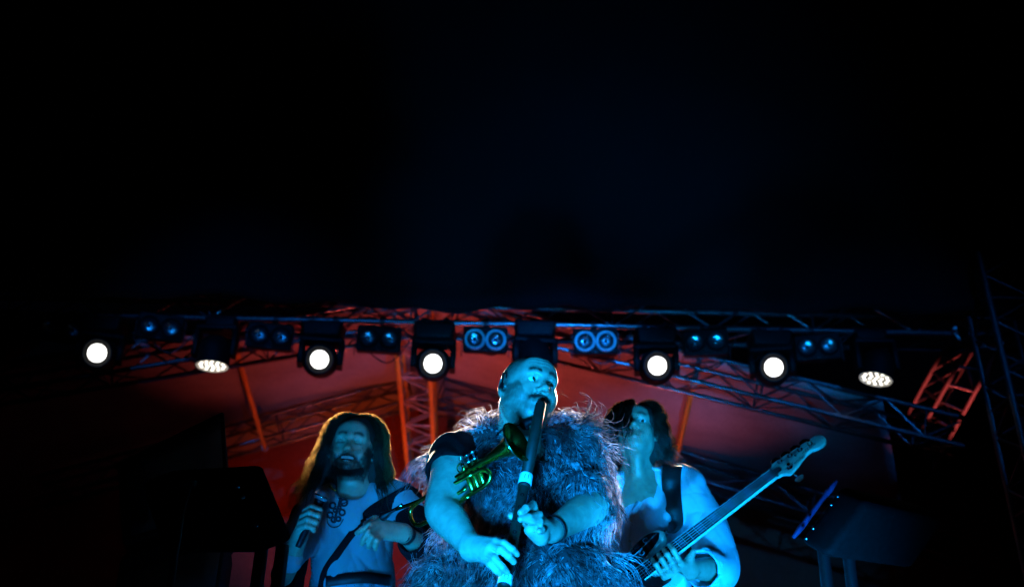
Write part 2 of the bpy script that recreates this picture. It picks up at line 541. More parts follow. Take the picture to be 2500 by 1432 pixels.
# scaffold wing at the stage side: four long tubes in depth with frames of posts and cross tubes
def wing():
    t = thing('scaffold_wing', 'red-lit scaffold wing of slanting tubes and blue rungs beside the roof', 'scaffold', P(2290, 1130, 9.2))
    ch = {}
    for k, (p0, p1) in {'ul': ((2186, 1066), (2332, 800)), 'll': ((2226, 1092), (2368, 838)), 'ur': ((2262, 1070), (2420, 776)), 'lr': ((2278, 1142), (2446, 838))}.items():
        y0, y1 = 9.3, 6.9
        a, b = P(*p0, y0), P(*p1, y1)
        ch[k] = (a, b)
        bar('tube', a, b, 0.017, M['steel'], t)
    for i, tt in enumerate(np.linspace(0.06, 0.97, 7)):
        q = {k: a.lerp(b, tt) for k, (a, b) in ch.items()}
        bar('post', q['ul'], q['ll'], 0.014, M['alu'], t)
        bar('rung', q['ll'], q['lr'], 0.014, M['alu'], t)
        if i % 2 == 0:
            bar('post', q['ur'], q['lr'], 0.014, M['alu'], t)
        if i < 6:
            q2 = {k: a.lerp(b, tt + 0.15) for k, (a, b) in ch.items()}
            bar('rung', q['ul'], q2['ur'], 0.012, M['alu'], t)
wing()
tw = P(2478, 1180, 6.6)
truss('scaffold_tower', 'vertical aluminium tower at the stage edge beyond the scaffold wing', 'tower',
      (tw.x + 0.20, 6.6, STAGE_Z), (tw.x + 0.20, 6.6, zv + 0.4), 0.34, 0.34, 22, r=0.024, up=(0, 1, 0))
tw2 = P(2560, 1180, 5.4)

# ------------------------------------------------------------------ stage lamps
def basis(z, xhint=(1, 0, 0)):
    """rotation whose +Z is z and +X as near xhint as possible"""
    z = Vector(z).normalized()
    x = Vector(xhint); x = (x - z * x.dot(z)).normalized()
    y = z.cross(x)
    return Matrix((x, y, z)).transposed()

def half_clamp(parent, x, y):
    """hook clamp on the lower front chord of the truss"""
    m = lathe_mesh('clamp_ring', [(0.030, -0.02), (0.040, -0.02), (0.040, 0.02), (0.030, 0.02), (0.030, -0.02)], 16)
    link('hook_clamp', m, M['blackmetal'], parent, Matrix.Translation((x, y, Z_T)) @ Matrix.Rotation(rad(90), 4, 'Y'))

HEAD_PROFILE = [(0.001, -0.20), (0.07, -0.195), (0.115, -0.165), (0.13, -0.11), (0.135, -0.03), (0.132, 0.05), (0.118, 0.11), (0.112, 0.155),
                (0.112, 0.168), (0.098, 0.168), (0.090, 0.157), (0.068, 0.150)]

def moving_head(px, py, aim, label, lit=True, power=0, target=None, cone=24, base_px=None, group='moving-head lamps on the truss'):
    C = P(px, py, Y_T - 0.12)
    aim = Vector(aim).normalized()
    piv = C - aim * 0.15
    t = thing('moving_head_lamp', label, 'stage light', (piv.x, Y_T, Z_T), group)
    bx = link('base', rbox_mesh('mh_base', 0.33, 0.24, 0.13, 0.022, 3, 0.86), M['black'], t, Matrix.Translation((piv.x, piv.y, Z_T - 0.10)) )
    half_clamp(t, piv.x - 0.09, Y_T); half_clamp(t, piv.x + 0.09, Y_T)
    for s in (-1, 1):
        bar('clamp_stem', (piv.x + s * 0.09, Y_T, Z_T - 0.03), (piv.x + s * 0.09, piv.y, Z_T - 0.06), 0.012, M['blackmetal'], t)
    # yoke: crossbar and two arms following the tilt axis
    xh = Vector((1, 0, 0)); xh = (xh - aim * xh.dot(aim)); xh.z = 0; xh.normalize()
    top = Vector((piv.x, piv.y, Z_T - 0.175))
    yk = link('yoke', rbox_mesh('mh_yoke', 0.33, 0.13, 0.045, 0.014, 2), M['black'], t,
              Matrix.Translation(top) @ basis((0, 0, 1), xh).to_4x4())
    ln = max(0.06, top.z - piv.z + 0.06)
    for s in (-1, 1):
        a = top + xh * (s * 0.152)
        mid = Vector((a.x, a.y, (a.z + piv.z - 0.05) / 2))
        key = 'mh_arm'
        m = rbox_mesh(key, 0.045, 0.12, 1.0, 0.012, 2)
        link('yoke_arm', m, M['black'], t, Matrix.Translation(mid) @ basis((0, 0, 1), xh).to_4x4() @ Matrix.Diagonal((1, 1, ln, 1)))
    R = basis(aim, (1, 0, 0)).to_4x4()
    hd = link('head', lathe_mesh('mh_head', HEAD_PROFILE, 28), M['black'], t, Matrix.Translation(piv) @ R @ Matrix.Diagonal((0.98, 1.02, 1, 1)))
    # cooling fins at the rear of the head
    for k in range(5):
        link('cooling_fin', lathe_mesh('mh_fin', [(0.128, -0.004), (0.139, -0.003), (0.139, 0.003), (0.128, 0.004)], 28), M['black'], hd,
             Matrix.Translation(piv + aim * (-0.13 + 0.024 * k)) @ R)
    lens = lathe_mesh('mh_lens', [(0.0682, 0.0), (0.058, 0.008), (0.034, 0.013), (0.0005, 0.015)], 28)
    link('lens', lens, M['lens_on'] if lit else M['lamp_glass'], hd, Matrix.Translation(piv + aim * 0.148) @ R)
    if lit and power:
        tg = Vector(target) if target is not None else C + aim
        spot('moving_head_beam', C + aim * 0.06, tg, power, WARM, cone, 0.6, 0.06, t)
    return t

def aim_at(px, py, tx, ty, tz):
    return Vector((tx, ty, tz)) - P(px, py, Y_T - 0.12)

moving_head(237, 861, aim_at(237, 861, -0.9, 0, 2.1), 'moving-head lamp with lit round lens beside the multi-lens wash lamp', True, 3000, P(790, 1110, 3.78), 4.5)
moving_head(780, 877, aim_at(780, 877, -0.35, 0, 1.8), 'lit moving-head lamp above the long-haired singer', True, 20000, P(868, 1078, 3.78), 6.5)
moving_head(1057, 887, aim_at(1057, 887, -0.05, 0, 1.6), 'brightest moving-head lamp with a glow, in front of the ridge truss', True, 9500, P(1150, 1035, 2.98), 6)
moving_head(1605, 892, aim_at(1605, 892, 0.35, 0, 2.1), 'lit moving-head lamp hanging above the bass player', True, 7000, P(1400, 1050, 3.02), 5.5)
moving_head(1889, 896, aim_at(1889, 896, 0.6, 0, 2.1), 'lit moving-head lamp between two dark two-lens lamps near the scaffold wing', True, 5000, P(1612, 1045, 3.84), 6)
moving_head(1318, 905, (0.25, -0.45, -0.85), 'unlit moving-head lamp tipped down just behind the shaved head', False)
moving_head(-8, 850, (-0.4, -0.5, -0.75), 'unlit moving-head lamp at the far dark end of the truss', False)

def wash_lamp(px, py, aim, label, n_rings=((1, 0.0), (6, 0.045), (12, 0.088))):
    C = P(px, py, Y_T - 0.12)
    aim = Vector(aim).normalized()
    piv = C - aim * 0.10
    t = thing('wash_lamp', label, 'stage light', (piv.x, Y_T, Z_T), 'multi-lens wash lamps')
    half_clamp(t, piv.x - 0.08, Y_T); half_clamp(t, piv.x + 0.08, Y_T)
    link('base', rbox_mesh('wl_base', 0.25, 0.22, 0.11, 0.02, 3, 0.9), M['black'], t, Matrix.Translation((piv.x, Y_T - 0.02, Z_T - 0.09)))
    for s in (-1, 1):
        bar('clamp_stem', (piv.x + s * 0.08, Y_T, Z_T - 0.03), (piv.x + s * 0.08, Y_T, Z_T - 0.05), 0.012, M['blackmetal'], t)
    xh = Vector((1, 0, 0)); xh = (xh - aim * xh.dot(aim)); xh.normalize()
    top = Vector((piv.x, piv.y, Z_T - 0.15))
    link('yoke', rbox_mesh('wl_yoke', 0.31, 0.11, 0.04, 0.012, 2), M['black'], t, Matrix.Translation(top))
    ln = max(0.06, top.z - piv.z + 0.03)
    for s in (-1, 1):
        link('yoke_arm', rbox_mesh('mh_arm', 0.045, 0.12, 1.0, 0.012, 2), M['black'], t,
             Matrix.Translation((piv.x + s * 0.145, piv.y, (top.z + piv.z - 0.02) / 2)) @ Matrix.Diagonal((0.8, 0.8, ln, 1)))
    R = basis(aim, (1, 0, 0)).to_4x4()
    prof = [(0.001, -0.13), (0.08, -0.125), (0.112, -0.09), (0.122, -0.02), (0.124, 0.06), (0.128, 0.085), (0.128, 0.104), (0.120, 0.104), (0.118, 0.094), (0.001, 0.094)]
    hd = link('head', lathe_mesh('wl_head', prof, 30), M['black'], t, Matrix.Translation(piv) @ R)
    led = lathe_mesh('wl_led', [(0.0135, 0.0), (0.0122, 0.004), (0.007, 0.007), (0.0004, 0.008)], 10)
    for n, r in n_rings:
        for k in range(n):
            a = 2 * math.pi * (k + 0.5) / n
            p = piv + R.to_3x3() @ Vector((r * math.cos(a), r * math.sin(a), 0.0945))
            link('led_lens', led, M['led_on'], hd, Matrix.Translation(p) @ R)
    ringm = lathe_mesh('wl_ring', [(0.110, 0.0), (0.1185, 0.0), (0.1185, 0.006), (0.110, 0.006), (0.110, 0.0)], 30)
    link('lit_rim', ringm, M['led_dim'], hd, Matrix.Translation(piv + aim * 0.0965) @ R)
    return t

wash_lamp(518, 893, (0.02, 0.03, -1.0), 'wash lamp with a cluster of lit lenses beside the orange purlin')
wash_lamp(2138, 925, (-0.27, 0.02, -0.96), 'tilted wash lamp with a cluster of lit lenses beside the scaffold wing')

def blinder(px, py, yaw, pitch, label, rims=(False, False)):
    C = P(px, py, Y_T - 0.13)
    t = thing('blinder_lamp', label, 'stage light', (C.x, Y_T, Z_T), 'two-lens blinders on the truss')
    half_clamp(t, C.x, Y_T)
    bar('clamp_stem', (C.x, Y_T, Z_T - 0.03), (C.x, Y_T - 0.02, min(Z_T - 0.04, C.z + 0.10)), 0.012, M['blackmetal'], t)
    f = Vector((math.sin(yaw) * math.cos(pitch), -math.cos(yaw) * math.cos(pitch), math.sin(pitch)))
    x = Vector((0, 0, 1)).cross(f) * -1
    x.normalize()
    R3 = basis(f, x)
    R = R3.to_4x4()
    def at(u, v, w): return Matrix.Translation(C + R3 @ Vector((u, v, w))) @ R
    # housing with two round openings (open-fronted box: back, rims)
    hs = link('housing', rbox_mesh('bl_box', 0.345, 0.205, 0.13, 0.018, 2), M['black'], t, at(0, 0, -0.075))
    for s in (-1, 1):
        link('bracket', rbox_mesh('bl_br', 0.006, 0.04, 0.2, 0.002, 1), M['blackmetal'], t, at(s * 0.183, 0.03, -0.075) @ Matrix.Rotation(rad(90), 4, 'X'))
    rim = lathe_mesh('bl_rim', [(0.056, -0.002), (0.080, 0.0), (0.080, 0.012), (0.075, 0.016), (0.060, 0.008), (0.056, -0.002)], 28)
    dish = lathe_mesh('bl_dish', [(0.0610, 0.0085), (0.052, 0.0030), (0.042, -0.0010), (0.030, -0.0040), (0.016, -0.0060), (0.0005, -0.0066)], 28)
    bulb = lathe_mesh('bl_bulb', [(0.0155, -0.006), (0.0165, 0.006), (0.0125, 0.014), (0.0005, 0.0175)], 14)
    for s in (-1, 1):
        r_ = link('lens_rim', rim, M['rim_silver'] if rims[(s + 1) // 2] else M['black'], t, at(s * 0.081, 0, -0.0098))
        link('reflector', dish, M['dish'], r_, at(s * 0.081, 0, -0.0015))
        link('bulb', bulb, M['lamp_glass'], r_, at(s * 0.081, 0, -0.0015))
    link('gel_clip', rbox_mesh('bl_clip', 0.03, 0.012, 0.012, 0.003, 1), M['blackmetal'], t, at(0, 0.085, -0.007))
    # hanging loop of cable
    a = C + R3 @ Vector((0.12, 0.06, -0.14)); b = Vector((C.x + 0.30, Y_T + 0.02, Z_T - 0.03))
    mid = (a + b) / 2 + Vector((0, 0, -0.16 - 0.05 * math.sin(px)))
    V, Fq = capped_sweep(bez([a, mid, b], 10), 0.0055, 6)
    mesh_obj('cable', V, Fq, M['cable'], t)

BL = [(150, 801, 'dark two-lens lamp beside the moving head at the unlit end of the truss', -0.25),
      (391, 797, 'two-lens lamp hanging between the first moving head and the wash lamp', -0.2),
      (659, 819, 'two-lens lamp hanging beside the top of the orange purlin above the black monitor', -0.1),
      (925, 826, 'two-lens lamp hanging beside the ridge truss', -0.05),
      (1185, 828, 'brightest two-lens lamp with glaring silver rims above the shaved head', 0.0),
      (1454, 832, 'two-lens lamp with silver rims between the unlit moving head and a lit one', 0.06),
      (1723, 834, 'two-lens lamp hanging between the two moving heads over the bluish rafter', 0.12),
      (1997, 845, 'dark two-lens lamp hanging beside the tilted wash lamp', 0.25)]
for px, py, lb, yw in BL:
    C = P(px, py, Y_T - 0.13)
    y0 = math.atan2(-C.x, C.y) * 0.75
    blinder(px, py, y0, -0.30 + 0.04 * math.sin(px * 1.7), lb, {1185: (True, True), 1454: (True, True)}.get(px, (False, False)))

# floor lamps that throw the colour: LED pars on the deck and on the front-of-house mast
def par_can(loc, target, label, power, color, cone, blend, radius, led, stand_z, group):
    loc, target = Vector(loc), Vector(target)
    aim = (target - loc).normalized()
    t = thing('par_lamp', label, 'stage light', (loc.x, loc.y, stand_z), group)
    R = basis(aim, (1, 0, 0)).to_4x4()
    can = lathe_mesh('par_can', [(0.001, -0.16), (0.07, -0.155), (0.092, -0.12), (0.10, -0.02), (0.104, 0.0), (0.104, 0.012), (0.097, 0.012), (0.095, -0.004), (0.001, -0.004)], 24)
    hd = link('can', can, M['black'], t, Matrix.Translation(loc) @ R)
    le = lathe_mesh('par_led', [(0.015, 0.0), (0.012, 0.005), (0.0004, 0.008)], 8)
    for n, r in ((1, 0.0), (6, 0.045), (11, 0.078)):
        for k in range(n):
            a = 6.2832 * k / n
            link('led_lens', le, led, hd, Matrix.Translation(loc + R.to_3x3() @ Vector((r * math.cos(a), r * math.sin(a), -0.0035))) @ R)
    xh = R.to_3x3() @ Vector((1, 0, 0))
    for s in (-1, 1):
        bar('bracket_leg', loc + xh * (0.112 * s), Vector((loc.x, loc.y, stand_z + 0.012)) + xh * (0.112 * s) + Vector((0, 0.06 * s, 0)), 0.008, M['blackmetal'], t)
    link('foot', rbox_mesh('par_foot', 0.26, 0.16, 0.012, 0.003, 1), M['blackmetal'], t, Matrix.Translation((loc.x, loc.y, stand_z + 0.007)))
    spot('par_beam', loc + aim * 0.03, target, power, color, cone, blend, radius, t)

names = ['cyan foot lamp on the stage lip before the flute player', 'cyan foot lamp on the stage lip before the bass player',
         'dim blue foot lamp on the stage lip before the singer', 'red floor lamp behind the bass player aimed at the roof sheet',
         'red floor lamp behind the singer aimed at the roof sheet', 'amber floor lamp aimed at the rear wall sheet', 'red floor lamp under the scaffold wing']
for (loc, tg, pw, colr, cone, bl, rd), nm in zip(FLOOR_LAMPS, names):
    par_can(loc, tg, nm, pw, colr, cone, bl, rd, M['led_cyan'] if colr[2] > 0.9 else M['led_red'], STAGE_Z + 0.001, 'floor lamps')
for i, (loc, tg, pw, colr, cone, bl, rd) in enumerate(FOH_LAMPS):
    nm = ['strong blue lamp on a mast facing the truss', 'blue lamp on a mast facing the singer\'s side of the truss', 'blue lamp on a mast facing the bass player\'s side of the truss'][i]
    par_can(loc, tg, nm, pw, colr, cone, bl, rd, M['led_cyan'], loc[2] - 0.22, 'front-of-house lamps')
    ms = thing('lamp_mast', 'tall steel mast holding the ' + nm.split(' on ')[0] + ' facing' + nm.split('facing')[1], 'mast', (loc[0], loc[1], 0), 'front-of-house masts')
    bar('pole', (loc[0], loc[1], 0), (loc[0], loc[1], loc[2] - 0.225), 0.03, M['steel'], ms)
    link('base_plate', rbox_mesh('mast_base', 0.9, 0.9, 0.03, 0.008, 1), M['steel'], ms, Matrix.Translation((loc[0], loc[1], 0.016)))
    link('top_plate', rbox_mesh('mast_top', 0.2, 0.2, 0.02, 0.004, 1), M['steel'], ms, Matrix.Translation((loc[0], loc[1], loc[2] - 0.232)))

# ------------------------------------------------------------------ loudspeakers on the deck
def cabinet(name, label, corners_front, depth_vec, base, group=None, screws=(), handles=(), grille=True, bev=0.03):
    """cabinet from its four front corners (world) pushed back by depth_vec"""
    t = thing(name, label, 'speaker', base, group)
    bm = bmesh.new()
    dv = Vector(depth_vec)
    vs = [bm.verts.new(Vector(c) - Vector(base)) for c in corners_front] + [bm.verts.new(Vector(c) + dv - Vector(base)) for c in corners_front]
    bm.faces.new(vs[3::-1]); bm.faces.new(vs[4:])
    for i in range(4):
        j = (i + 1) % 4
        bm.faces.new((vs[i], vs[j], vs[j + 4], vs[i + 4]))
    bmesh.ops.recalc_face_normals(bm, faces=bm.faces[:])
    bmesh.ops.bevel(bm, geom=bm.edges[:], offset=bev, segments=4, affect='EDGES', profile=0.5)
    me = bm_mesh('cabinet_body', bm, True, 40)
    link('body', me, M['cabinet'], t, Matrix.Translation(base))
    c = [Vector(x) for x in corners_front]
    n = (c[1] - c[0]).cross(c[3] - c[0]).normalized()
    if n.dot(dv) > 0: n = -n
    if grille:
        m = sum(c, Vector()) / 4
        g = [m + (x - m) * 0.88 + n * 0.004 for x in c]
        sheet('grille', g, 6, 6, M['grille'], t, thick=-0.006 if False else 0.006)
    return t, c, n

def bolt(parent, p, n, r=0.008, name='corner_bolt'):
    link(name, lathe_mesh('bolt', [(1.0, 0.0), (0.95, 0.4), (0.6, 0.75), (0.001, 0.85)], 12), M['chrome'], parent, Matrix.Translation(p) @ basis(n).to_4x4() @ Matrix.Diagonal((r, r, r, 1)))

# tall side-fill stack (silhouette with a slanting top)
Ys = 2.95
fc = [P(285, 1125, Ys - 0.25), P(546, 1000, Ys), P(562, 1250, Ys), P(300, 1330, Ys - 0.25)]
lowz = STAGE_Z + 0.015
t, c, n = cabinet('side_fill_speaker', 'big black side-fill speaker cabinet with a slanting top edge', fc, (-0.12, 0.55, 0.0), (fc[2].x, Ys, STAGE_Z), bev=0.012)
fc2 = [c[3] + Vector((0, 0, -0.02)), c[2] + Vector((0, 0, -0.02)), Vector((c[2].x, c[2].y, lowz)), Vector((c[3].x, c[3].y, lowz))]
t2, c2, n2 = cabinet('bass_bin', 'black bass cabinet standing on the deck under the side-fill', fc2, (-0.12, 0.55, 0.0), (fc2[2].x, Ys, STAGE_Z), bev=0.02)
# second cabinet hanging tilted before it, lower right, with glinting bolts
Ym = 2.6
fm = [P(552, 1166, Ym), P(645, 1130, Ym + 0.02), P(722, 1318, Ym - 0.02), P(630, 1352, Ym - 0.04)]
t3, c3, n3 = cabinet('stage_monitor', 'black stage monitor with shining corner bolts beside the singer', fm, (-0.30, 0.16, 0.03), (P(690, 1330, Ym).x, Ym, STAGE_Z), bev=0.016, grille=False)
for (px, py) in ((580, 1189), (593, 1214), (625, 1283), (636, 1309)):
    bolt(t3, P(px, py, Ym - 0.022), (0.35, -0.8, -0.35), 0.0065)
for s in (0, 1):
    bar('stand_leg', P(640 + 50 * s, 1330, Ym + 0.03), Vector((P(640 + 50 * s, 1330, Ym).x, Ym + 0.03, STAGE_Z + 0.002)), 0.018, M['blackmetal'], t3)

# monitor on the other side, with an added blue bar for its lit front edge
Yn = 3.1
fn = [P(1934, 1330, Yn), P(2040, 1172, Yn), P(2300, 1250, Yn + 0.4), P(2200, 1425, Yn + 0.4)]
fn = [P(1946, 1318, Yn), P(2050, 1180, Yn + 0.03), P(2120, 1222, Yn - 0.10), P(2016, 1362, Yn - 0.12)]
t4, c4, n4 = cabinet('stage_monitor', 'black stage monitor with a painted blue-lit edge below the bass headstock', fn, (0.42, 0.40, 0.06), (P(2060, 1350, Yn).x, Yn, STAGE_Z), bev=0.03, grille=False)
for (px, py) in ((2046, 1210), (2030, 1231), (1986, 1289), (1969, 1313)):
    bolt(t4, P(px, py, Yn - 0.065), (0.25, -0.8, -0.35), 0.0065)
for s in (0, 1):
    bar('stand_leg', P(2010 + 60 * s, 1345, Yn + 0.06), Vector((P(2010 + 60 * s, 1345, Yn).x, Yn + 0.06, STAGE_Z + 0.002)), 0.02, M['blackmetal'], t4)

e0, e1 = fn[0] + Vector((-0.012, -0.004, 0.008)), fn[1] + Vector((-0.012, -0.004, 0.008))
V_, Q_ = capped_sweep([e0.lerp(e1, k / 6) for k in range(7)], [0.006, 0.010, 0.009, 0.008, 0.007, 0.011, 0.007], 10)
mesh_obj('edge_light_bar', V_, Q_, M['edge_light'], t4)  # added bar standing in for blue light along the cabinet edge

# microphone stand among the dark boxes
def mic_stand():
    b = P(442, 1400, 2.45)
    t = thing('microphone_stand', 'thin black microphone stand glinting before the side-fill', 'stand', (b.x, b.y, STAGE_Z))
    top = P(441, 1262, 2.45)
    bar('pole', (b.x, b.y, STAGE_Z + 0.03), top, 0.010, M['blackmetal'], t)
    bar('boom', top, P(462, 1186, 2.5), 0.007, M['blackmetal'], t)
    bar('microphone', P(462, 1186, 2.5), P(466, 1172, 2.5), 0.018, M['blackmetal'], t)
    for k in range(3):
        a = k * 2.094 + 0.4
        bar('leg', (b.x, b.y, STAGE_Z + 0.10), (b.x + 0.28 * math.cos(a), b.y + 0.28 * math.sin(a), STAGE_Z + 0.01), 0.008, M['blackmetal'], t)
mic_stand()

# ------------------------------------------------------------------ bodies: one continuous surface grown from blended limbs
class Field:
    def __init__(self):
        self.ops = []
    def _add(self, f, c, r, k, sub):
        self.ops.append((f, np.array(c, float), float(r), float(k), sub))
    def cap(self, a, b, ra, rb=None, k=0.012, sub=False, flat=None):
        """tapered limb from a to b; flat=(axis vector, factor) squashes it along an axis"""
        a = np.array(tuple(a), float); b = np.array(tuple(b), float)
        rb = ra if rb is None else rb
        ab = b - a; L2 = max(1e-12, ab @ ab)
        if flat is not None:
            ax = np.array(tuple(flat[0]), float); ax /= np.linalg.norm(ax); fk = flat[1] - 1.0
            def f(p):
                pa = p - a
                t = np.clip(pa @ ab / L2, 0, 1)
                q = pa - t[:, None] * ab
                q = q + (q @ ax)[:, None] * ax * fk
                return np.sqrt((q * q).sum(1)) - (ra + (rb - ra) * t)
        else:
            def f(p):
                pa = p - a
                t = np.clip(pa @ ab / L2, 0, 1)
                q = pa - t[:, None] * ab
                return np.sqrt((q * q).sum(1)) - (ra + (rb - ra) * t)
        self._add(f, (a + b) / 2, math.sqrt(L2) / 2 + max(ra, rb), k, sub)
    def chain(self, pts, rads, k=0.006, sub=False):
        for i in range(len(pts) - 1):
            self.cap(pts[i], pts[i + 1], rads[i], rads[i + 1], k, sub)
    def limb(self, pr, n=8, k=0.004, joint_k=0.03):
        """smooth limb through (point, radius) pairs"""
        pts = np.array([tuple(p) for p in bez([p for p, r in pr], n)])
        rs = np.array([v.x for v in bez([Vector((r, 0, 0)) for p, r in pr], n)])
        mid = (pts.min(0) + pts.max(0)) / 2
        def f(p):
            best = np.full(len(p), 1e3)
            for i in range(len(pts) - 1):
                ab = pts[i + 1] - pts[i]; pa = p - pts[i]
                t = np.clip(pa @ ab / max(1e-12, ab @ ab), 0, 1)
                q = pa - t[:, None] * ab
                d = np.sqrt((q * q).sum(1)) - (rs[i] + (rs[i + 1] - rs[i]) * t)
                h = np.clip(0.5 + 0.5 * (best - d) / k, 0, 1)
                best = best * (1 - h) + d * h - k * h * (1 - h)
            return best
        self._add(f, mid, np.sqrt(((pts - mid) ** 2).sum(1)).max() + rs.max(), joint_k, False)
    def ell(self, c, r, rot=None, k=0.012, sub=False):
        c = np.array(tuple(c), float); r = np.array(r, float)
        Rm = np.eye(3) if rot is None else np.array(rot, float)
        def f(p):
            q = (p - c) @ Rm
            k0 = np.sqrt(((q / r) ** 2).sum(1)); k1 = np.sqrt(((q / r ** 2) ** 2).sum(1)) + 1e-9
            return k0 * (k0 - 1) / k1
        self._add(f, c, r.max(), k, sub)
    def half(self, p0, n, k=0.01):
        """cut away everything on the +n side of a plane"""
        p0 = np.array(tuple(p0), float); n = np.array(tuple(n), float); n /= np.linalg.norm(n)
        def f(p): return -((p - p0) @ n)
        self._add(f, p0, 50.0, k, True)
    def __call__(self, p, margin=0.07):
        d = np.full(len(p), 1e3)
        for f, c, r, k, sub in self.ops:
            q = p - c
            m = np.nonzero((q * q).sum(1) < (r + margin) ** 2)[0]
            if not len(m): continue
            di = f(p[m]); dd = d[m]
            if sub:
                di = -di
                h = np.clip(0.5 - 0.5 * (dd - di) / k, 0, 1)
                d[m] = dd * (1 - h) + di * h + k * h * (1 - h)
            else:
                h = np.clip(0.5 + 0.5 * (dd - di) / k, 0, 1)
                d[m] = dd * (1 - h) + di * h - k * h * (1 - h)
        return d
    def bounds(self):
        lo = np.min([c - r for f, c, r, k, s in self.ops if not s], axis=0)
        hi = np.max([c + r for f, c, r, k, s in self.ops if not s], axis=0)
        return lo - 0.03, hi + 0.03

def surface(field, h, warp=None, project=1):
    """sparse surface nets; returns verts, quads"""
    fn = field if warp is None else (lambda p: field(p) + warp(p))
    lo, hi = field.bounds()
    B = 4
    nb = np.ceil((hi - lo) / (h * B)).astype(int) + 1
    g = np.stack(np.meshgrid(*[np.arange(n) for n in nb], indexing='ij'), -1).reshape(-1, 3)
    ctr = lo + (g + 0.5) * (h * B)
    dc = np.abs(field(ctr))
    act = g[dc < h * B * 1.6]
    n = nb * B + 1
    D = np.full(n, np.nan, np.float32)
    off = np.stack(np.meshgrid(*[np.arange(B + 1)] * 3, indexing='ij'), -1).reshape(-1, 3)
    ids = (act[:, None, :] * B + off[None]).reshape(-1, 3)
    lin = np.unique(np.ravel_multi_index(ids.T, n))
    ijk = np.stack(np.unravel_index(lin, n), -1)
    vals = np.empty(len(lin), np.float32)
    for s in range(0, len(lin), 400000):
        vals[s:s + 400000] = fn(lo + ijk[s:s + 400000] * h)
    D.reshape(-1)[lin] = vals
    c8 = [D[i:n[0] - 1 + i, j:n[1] - 1 + j, k:n[2] - 1 + k] for i in (0, 1) for j in (0, 1) for k in (0, 1)]
    neg = sum((c < 0).astype(np.int8) for c in c8)
    ok = ~np.isnan(sum(c8))
    cell = np.argwhere(ok & (neg > 0) & (neg < 8))
    vid = np.full(n - 1, -1, np.int32)
    vid[tuple(cell.T)] = np.arange(len(cell))
    val = np.stack([c[tuple(cell.T)] for c in c8], 1)
    corn = np.array([(i, j, k) for i in (0, 1) for j in (0, 1) for k in (0, 1)], float)
    acc = np.zeros((len(cell), 3)); cnt = np.zeros(len(cell))
    for a in range(8):
        for b in range(a + 1, 8):
            if np.abs(corn[a] - corn[b]).sum() != 1: continue
            va, vb = val[:, a], val[:, b]
            m = (va < 0) != (vb < 0)
            t = np.where(m, va / np.where(m, va - vb, 1), 0)
            acc += np.where(m[:, None], corn[a] + t[:, None] * (corn[b] - corn[a]), 0)
            cnt += m
    V = lo + (cell + acc / cnt[:, None]) * h
    Q = []
    for ax in range(3):
        sl0 = [slice(None)] * 3; sl1 = [slice(None)] * 3
        sl0[ax] = slice(0, n[ax] - 1); sl1[ax] = slice(1, n[ax])
        A, C = D[tuple(sl0)], D[tuple(sl1)]
        with np.errstate(invalid='ignore'):
            m = ((A < 0) != (C < 0)) & ~np.isnan(A) & ~np.isnan(C)
        e = np.argwhere(m)
        u, w = (ax + 1) % 3, (ax + 2) % 3
        good = (e[:, u] > 0) & (e[:, w] > 0) & (e[:, u] < n[u] - 1) & (e[:, w] < n[w] - 1)
        e = e[good]
        flip = A[tuple(e.T)] < 0
        def cid(du, dw):
            q = e.copy(); q[:, u] -= du; q[:, w] -= dw
            return vid[tuple(q.T)]
        q = np.stack([cid(1, 1), cid(0, 1), cid(0, 0), cid(1, 0)], 1)
        q[~flip] = q[~flip][:, ::-1]
        Q.append(q[(q >= 0).all(1)])
    Q = np.concatenate(Q)
    e = h * 0.35
    for _ in range(project):
        d = fn(V)
        G = np.stack([fn(V + np.eye(3)[i] * e) - fn(V - np.eye(3)[i] * e) for i in range(3)], 1) / (2 * e)
        g2 = np.maximum((G * G).sum(1), 0.25)
        st = np.clip(d, -h, h)[:, None] * G / g2[:, None]
        V = V - 0.8 * st
    return V, Q

def put_colors(me, cols):
    a = me.color_attributes.new('Col', 'FLOAT_COLOR', 'POINT')
    buf = np.ones((len(me.vertices), 4), np.float32)
    buf[:, :3] = cols
    a.data.foreach_set('color', buf.ravel())

M['skin'] = mat('skin', (0.5, 0.3, 0.2), 0.42, 0, 0.24, 40, 0.16, 330, spec=0.5, attr=True, detail=7)
M['eye_white'] = mat('eye_white', (0.75, 0.72, 0.68), 0.12, 0, 0.05, 40, coat=0.5)
M['iris'] = mat('iris', (0.05, 0.035, 0.02), 0.1, 0, 0.3, 300, coat=0.5)
M['pupil'] = mat('pupil', (0.004, 0.004, 0.004), 0.08, 0, 0, 40, coat=0.5)
M['tooth'] = mat('teeth', (0.72, 0.68, 0.6), 0.2, 0, 0.1, 80)
M['nail'] = mat('fingernail', (0.6, 0.42, 0.36), 0.25, 0, 0.08, 60)

SKIN = np.array([0.50, 0.31, 0.22])
SKIN_D = np.array([0.42, 0.25, 0.17])

def head_matrix(c, yaw, pitch, roll, s=1.0):
    """face looks along local +Y; yaw>0 turns it towards world +X, pitch>0 lifts it; roll>0 tips it clockwise as seen from the front"""
    f = Vector((math.sin(yaw) * math.cos(pitch), -math.cos(yaw) * math.cos(pitch), math.sin(pitch)))
    x = f.cross(Vector((0, 0, 1))).normalized()
    z = x.cross(f).normalized()
    R = Matrix((x, f, z)).transposed()
    R = R @ Matrix.Rotation(roll, 3, 'Y')
    return Matrix.Translation(c) @ R.to_4x4() @ Matrix.Scale(s, 4)

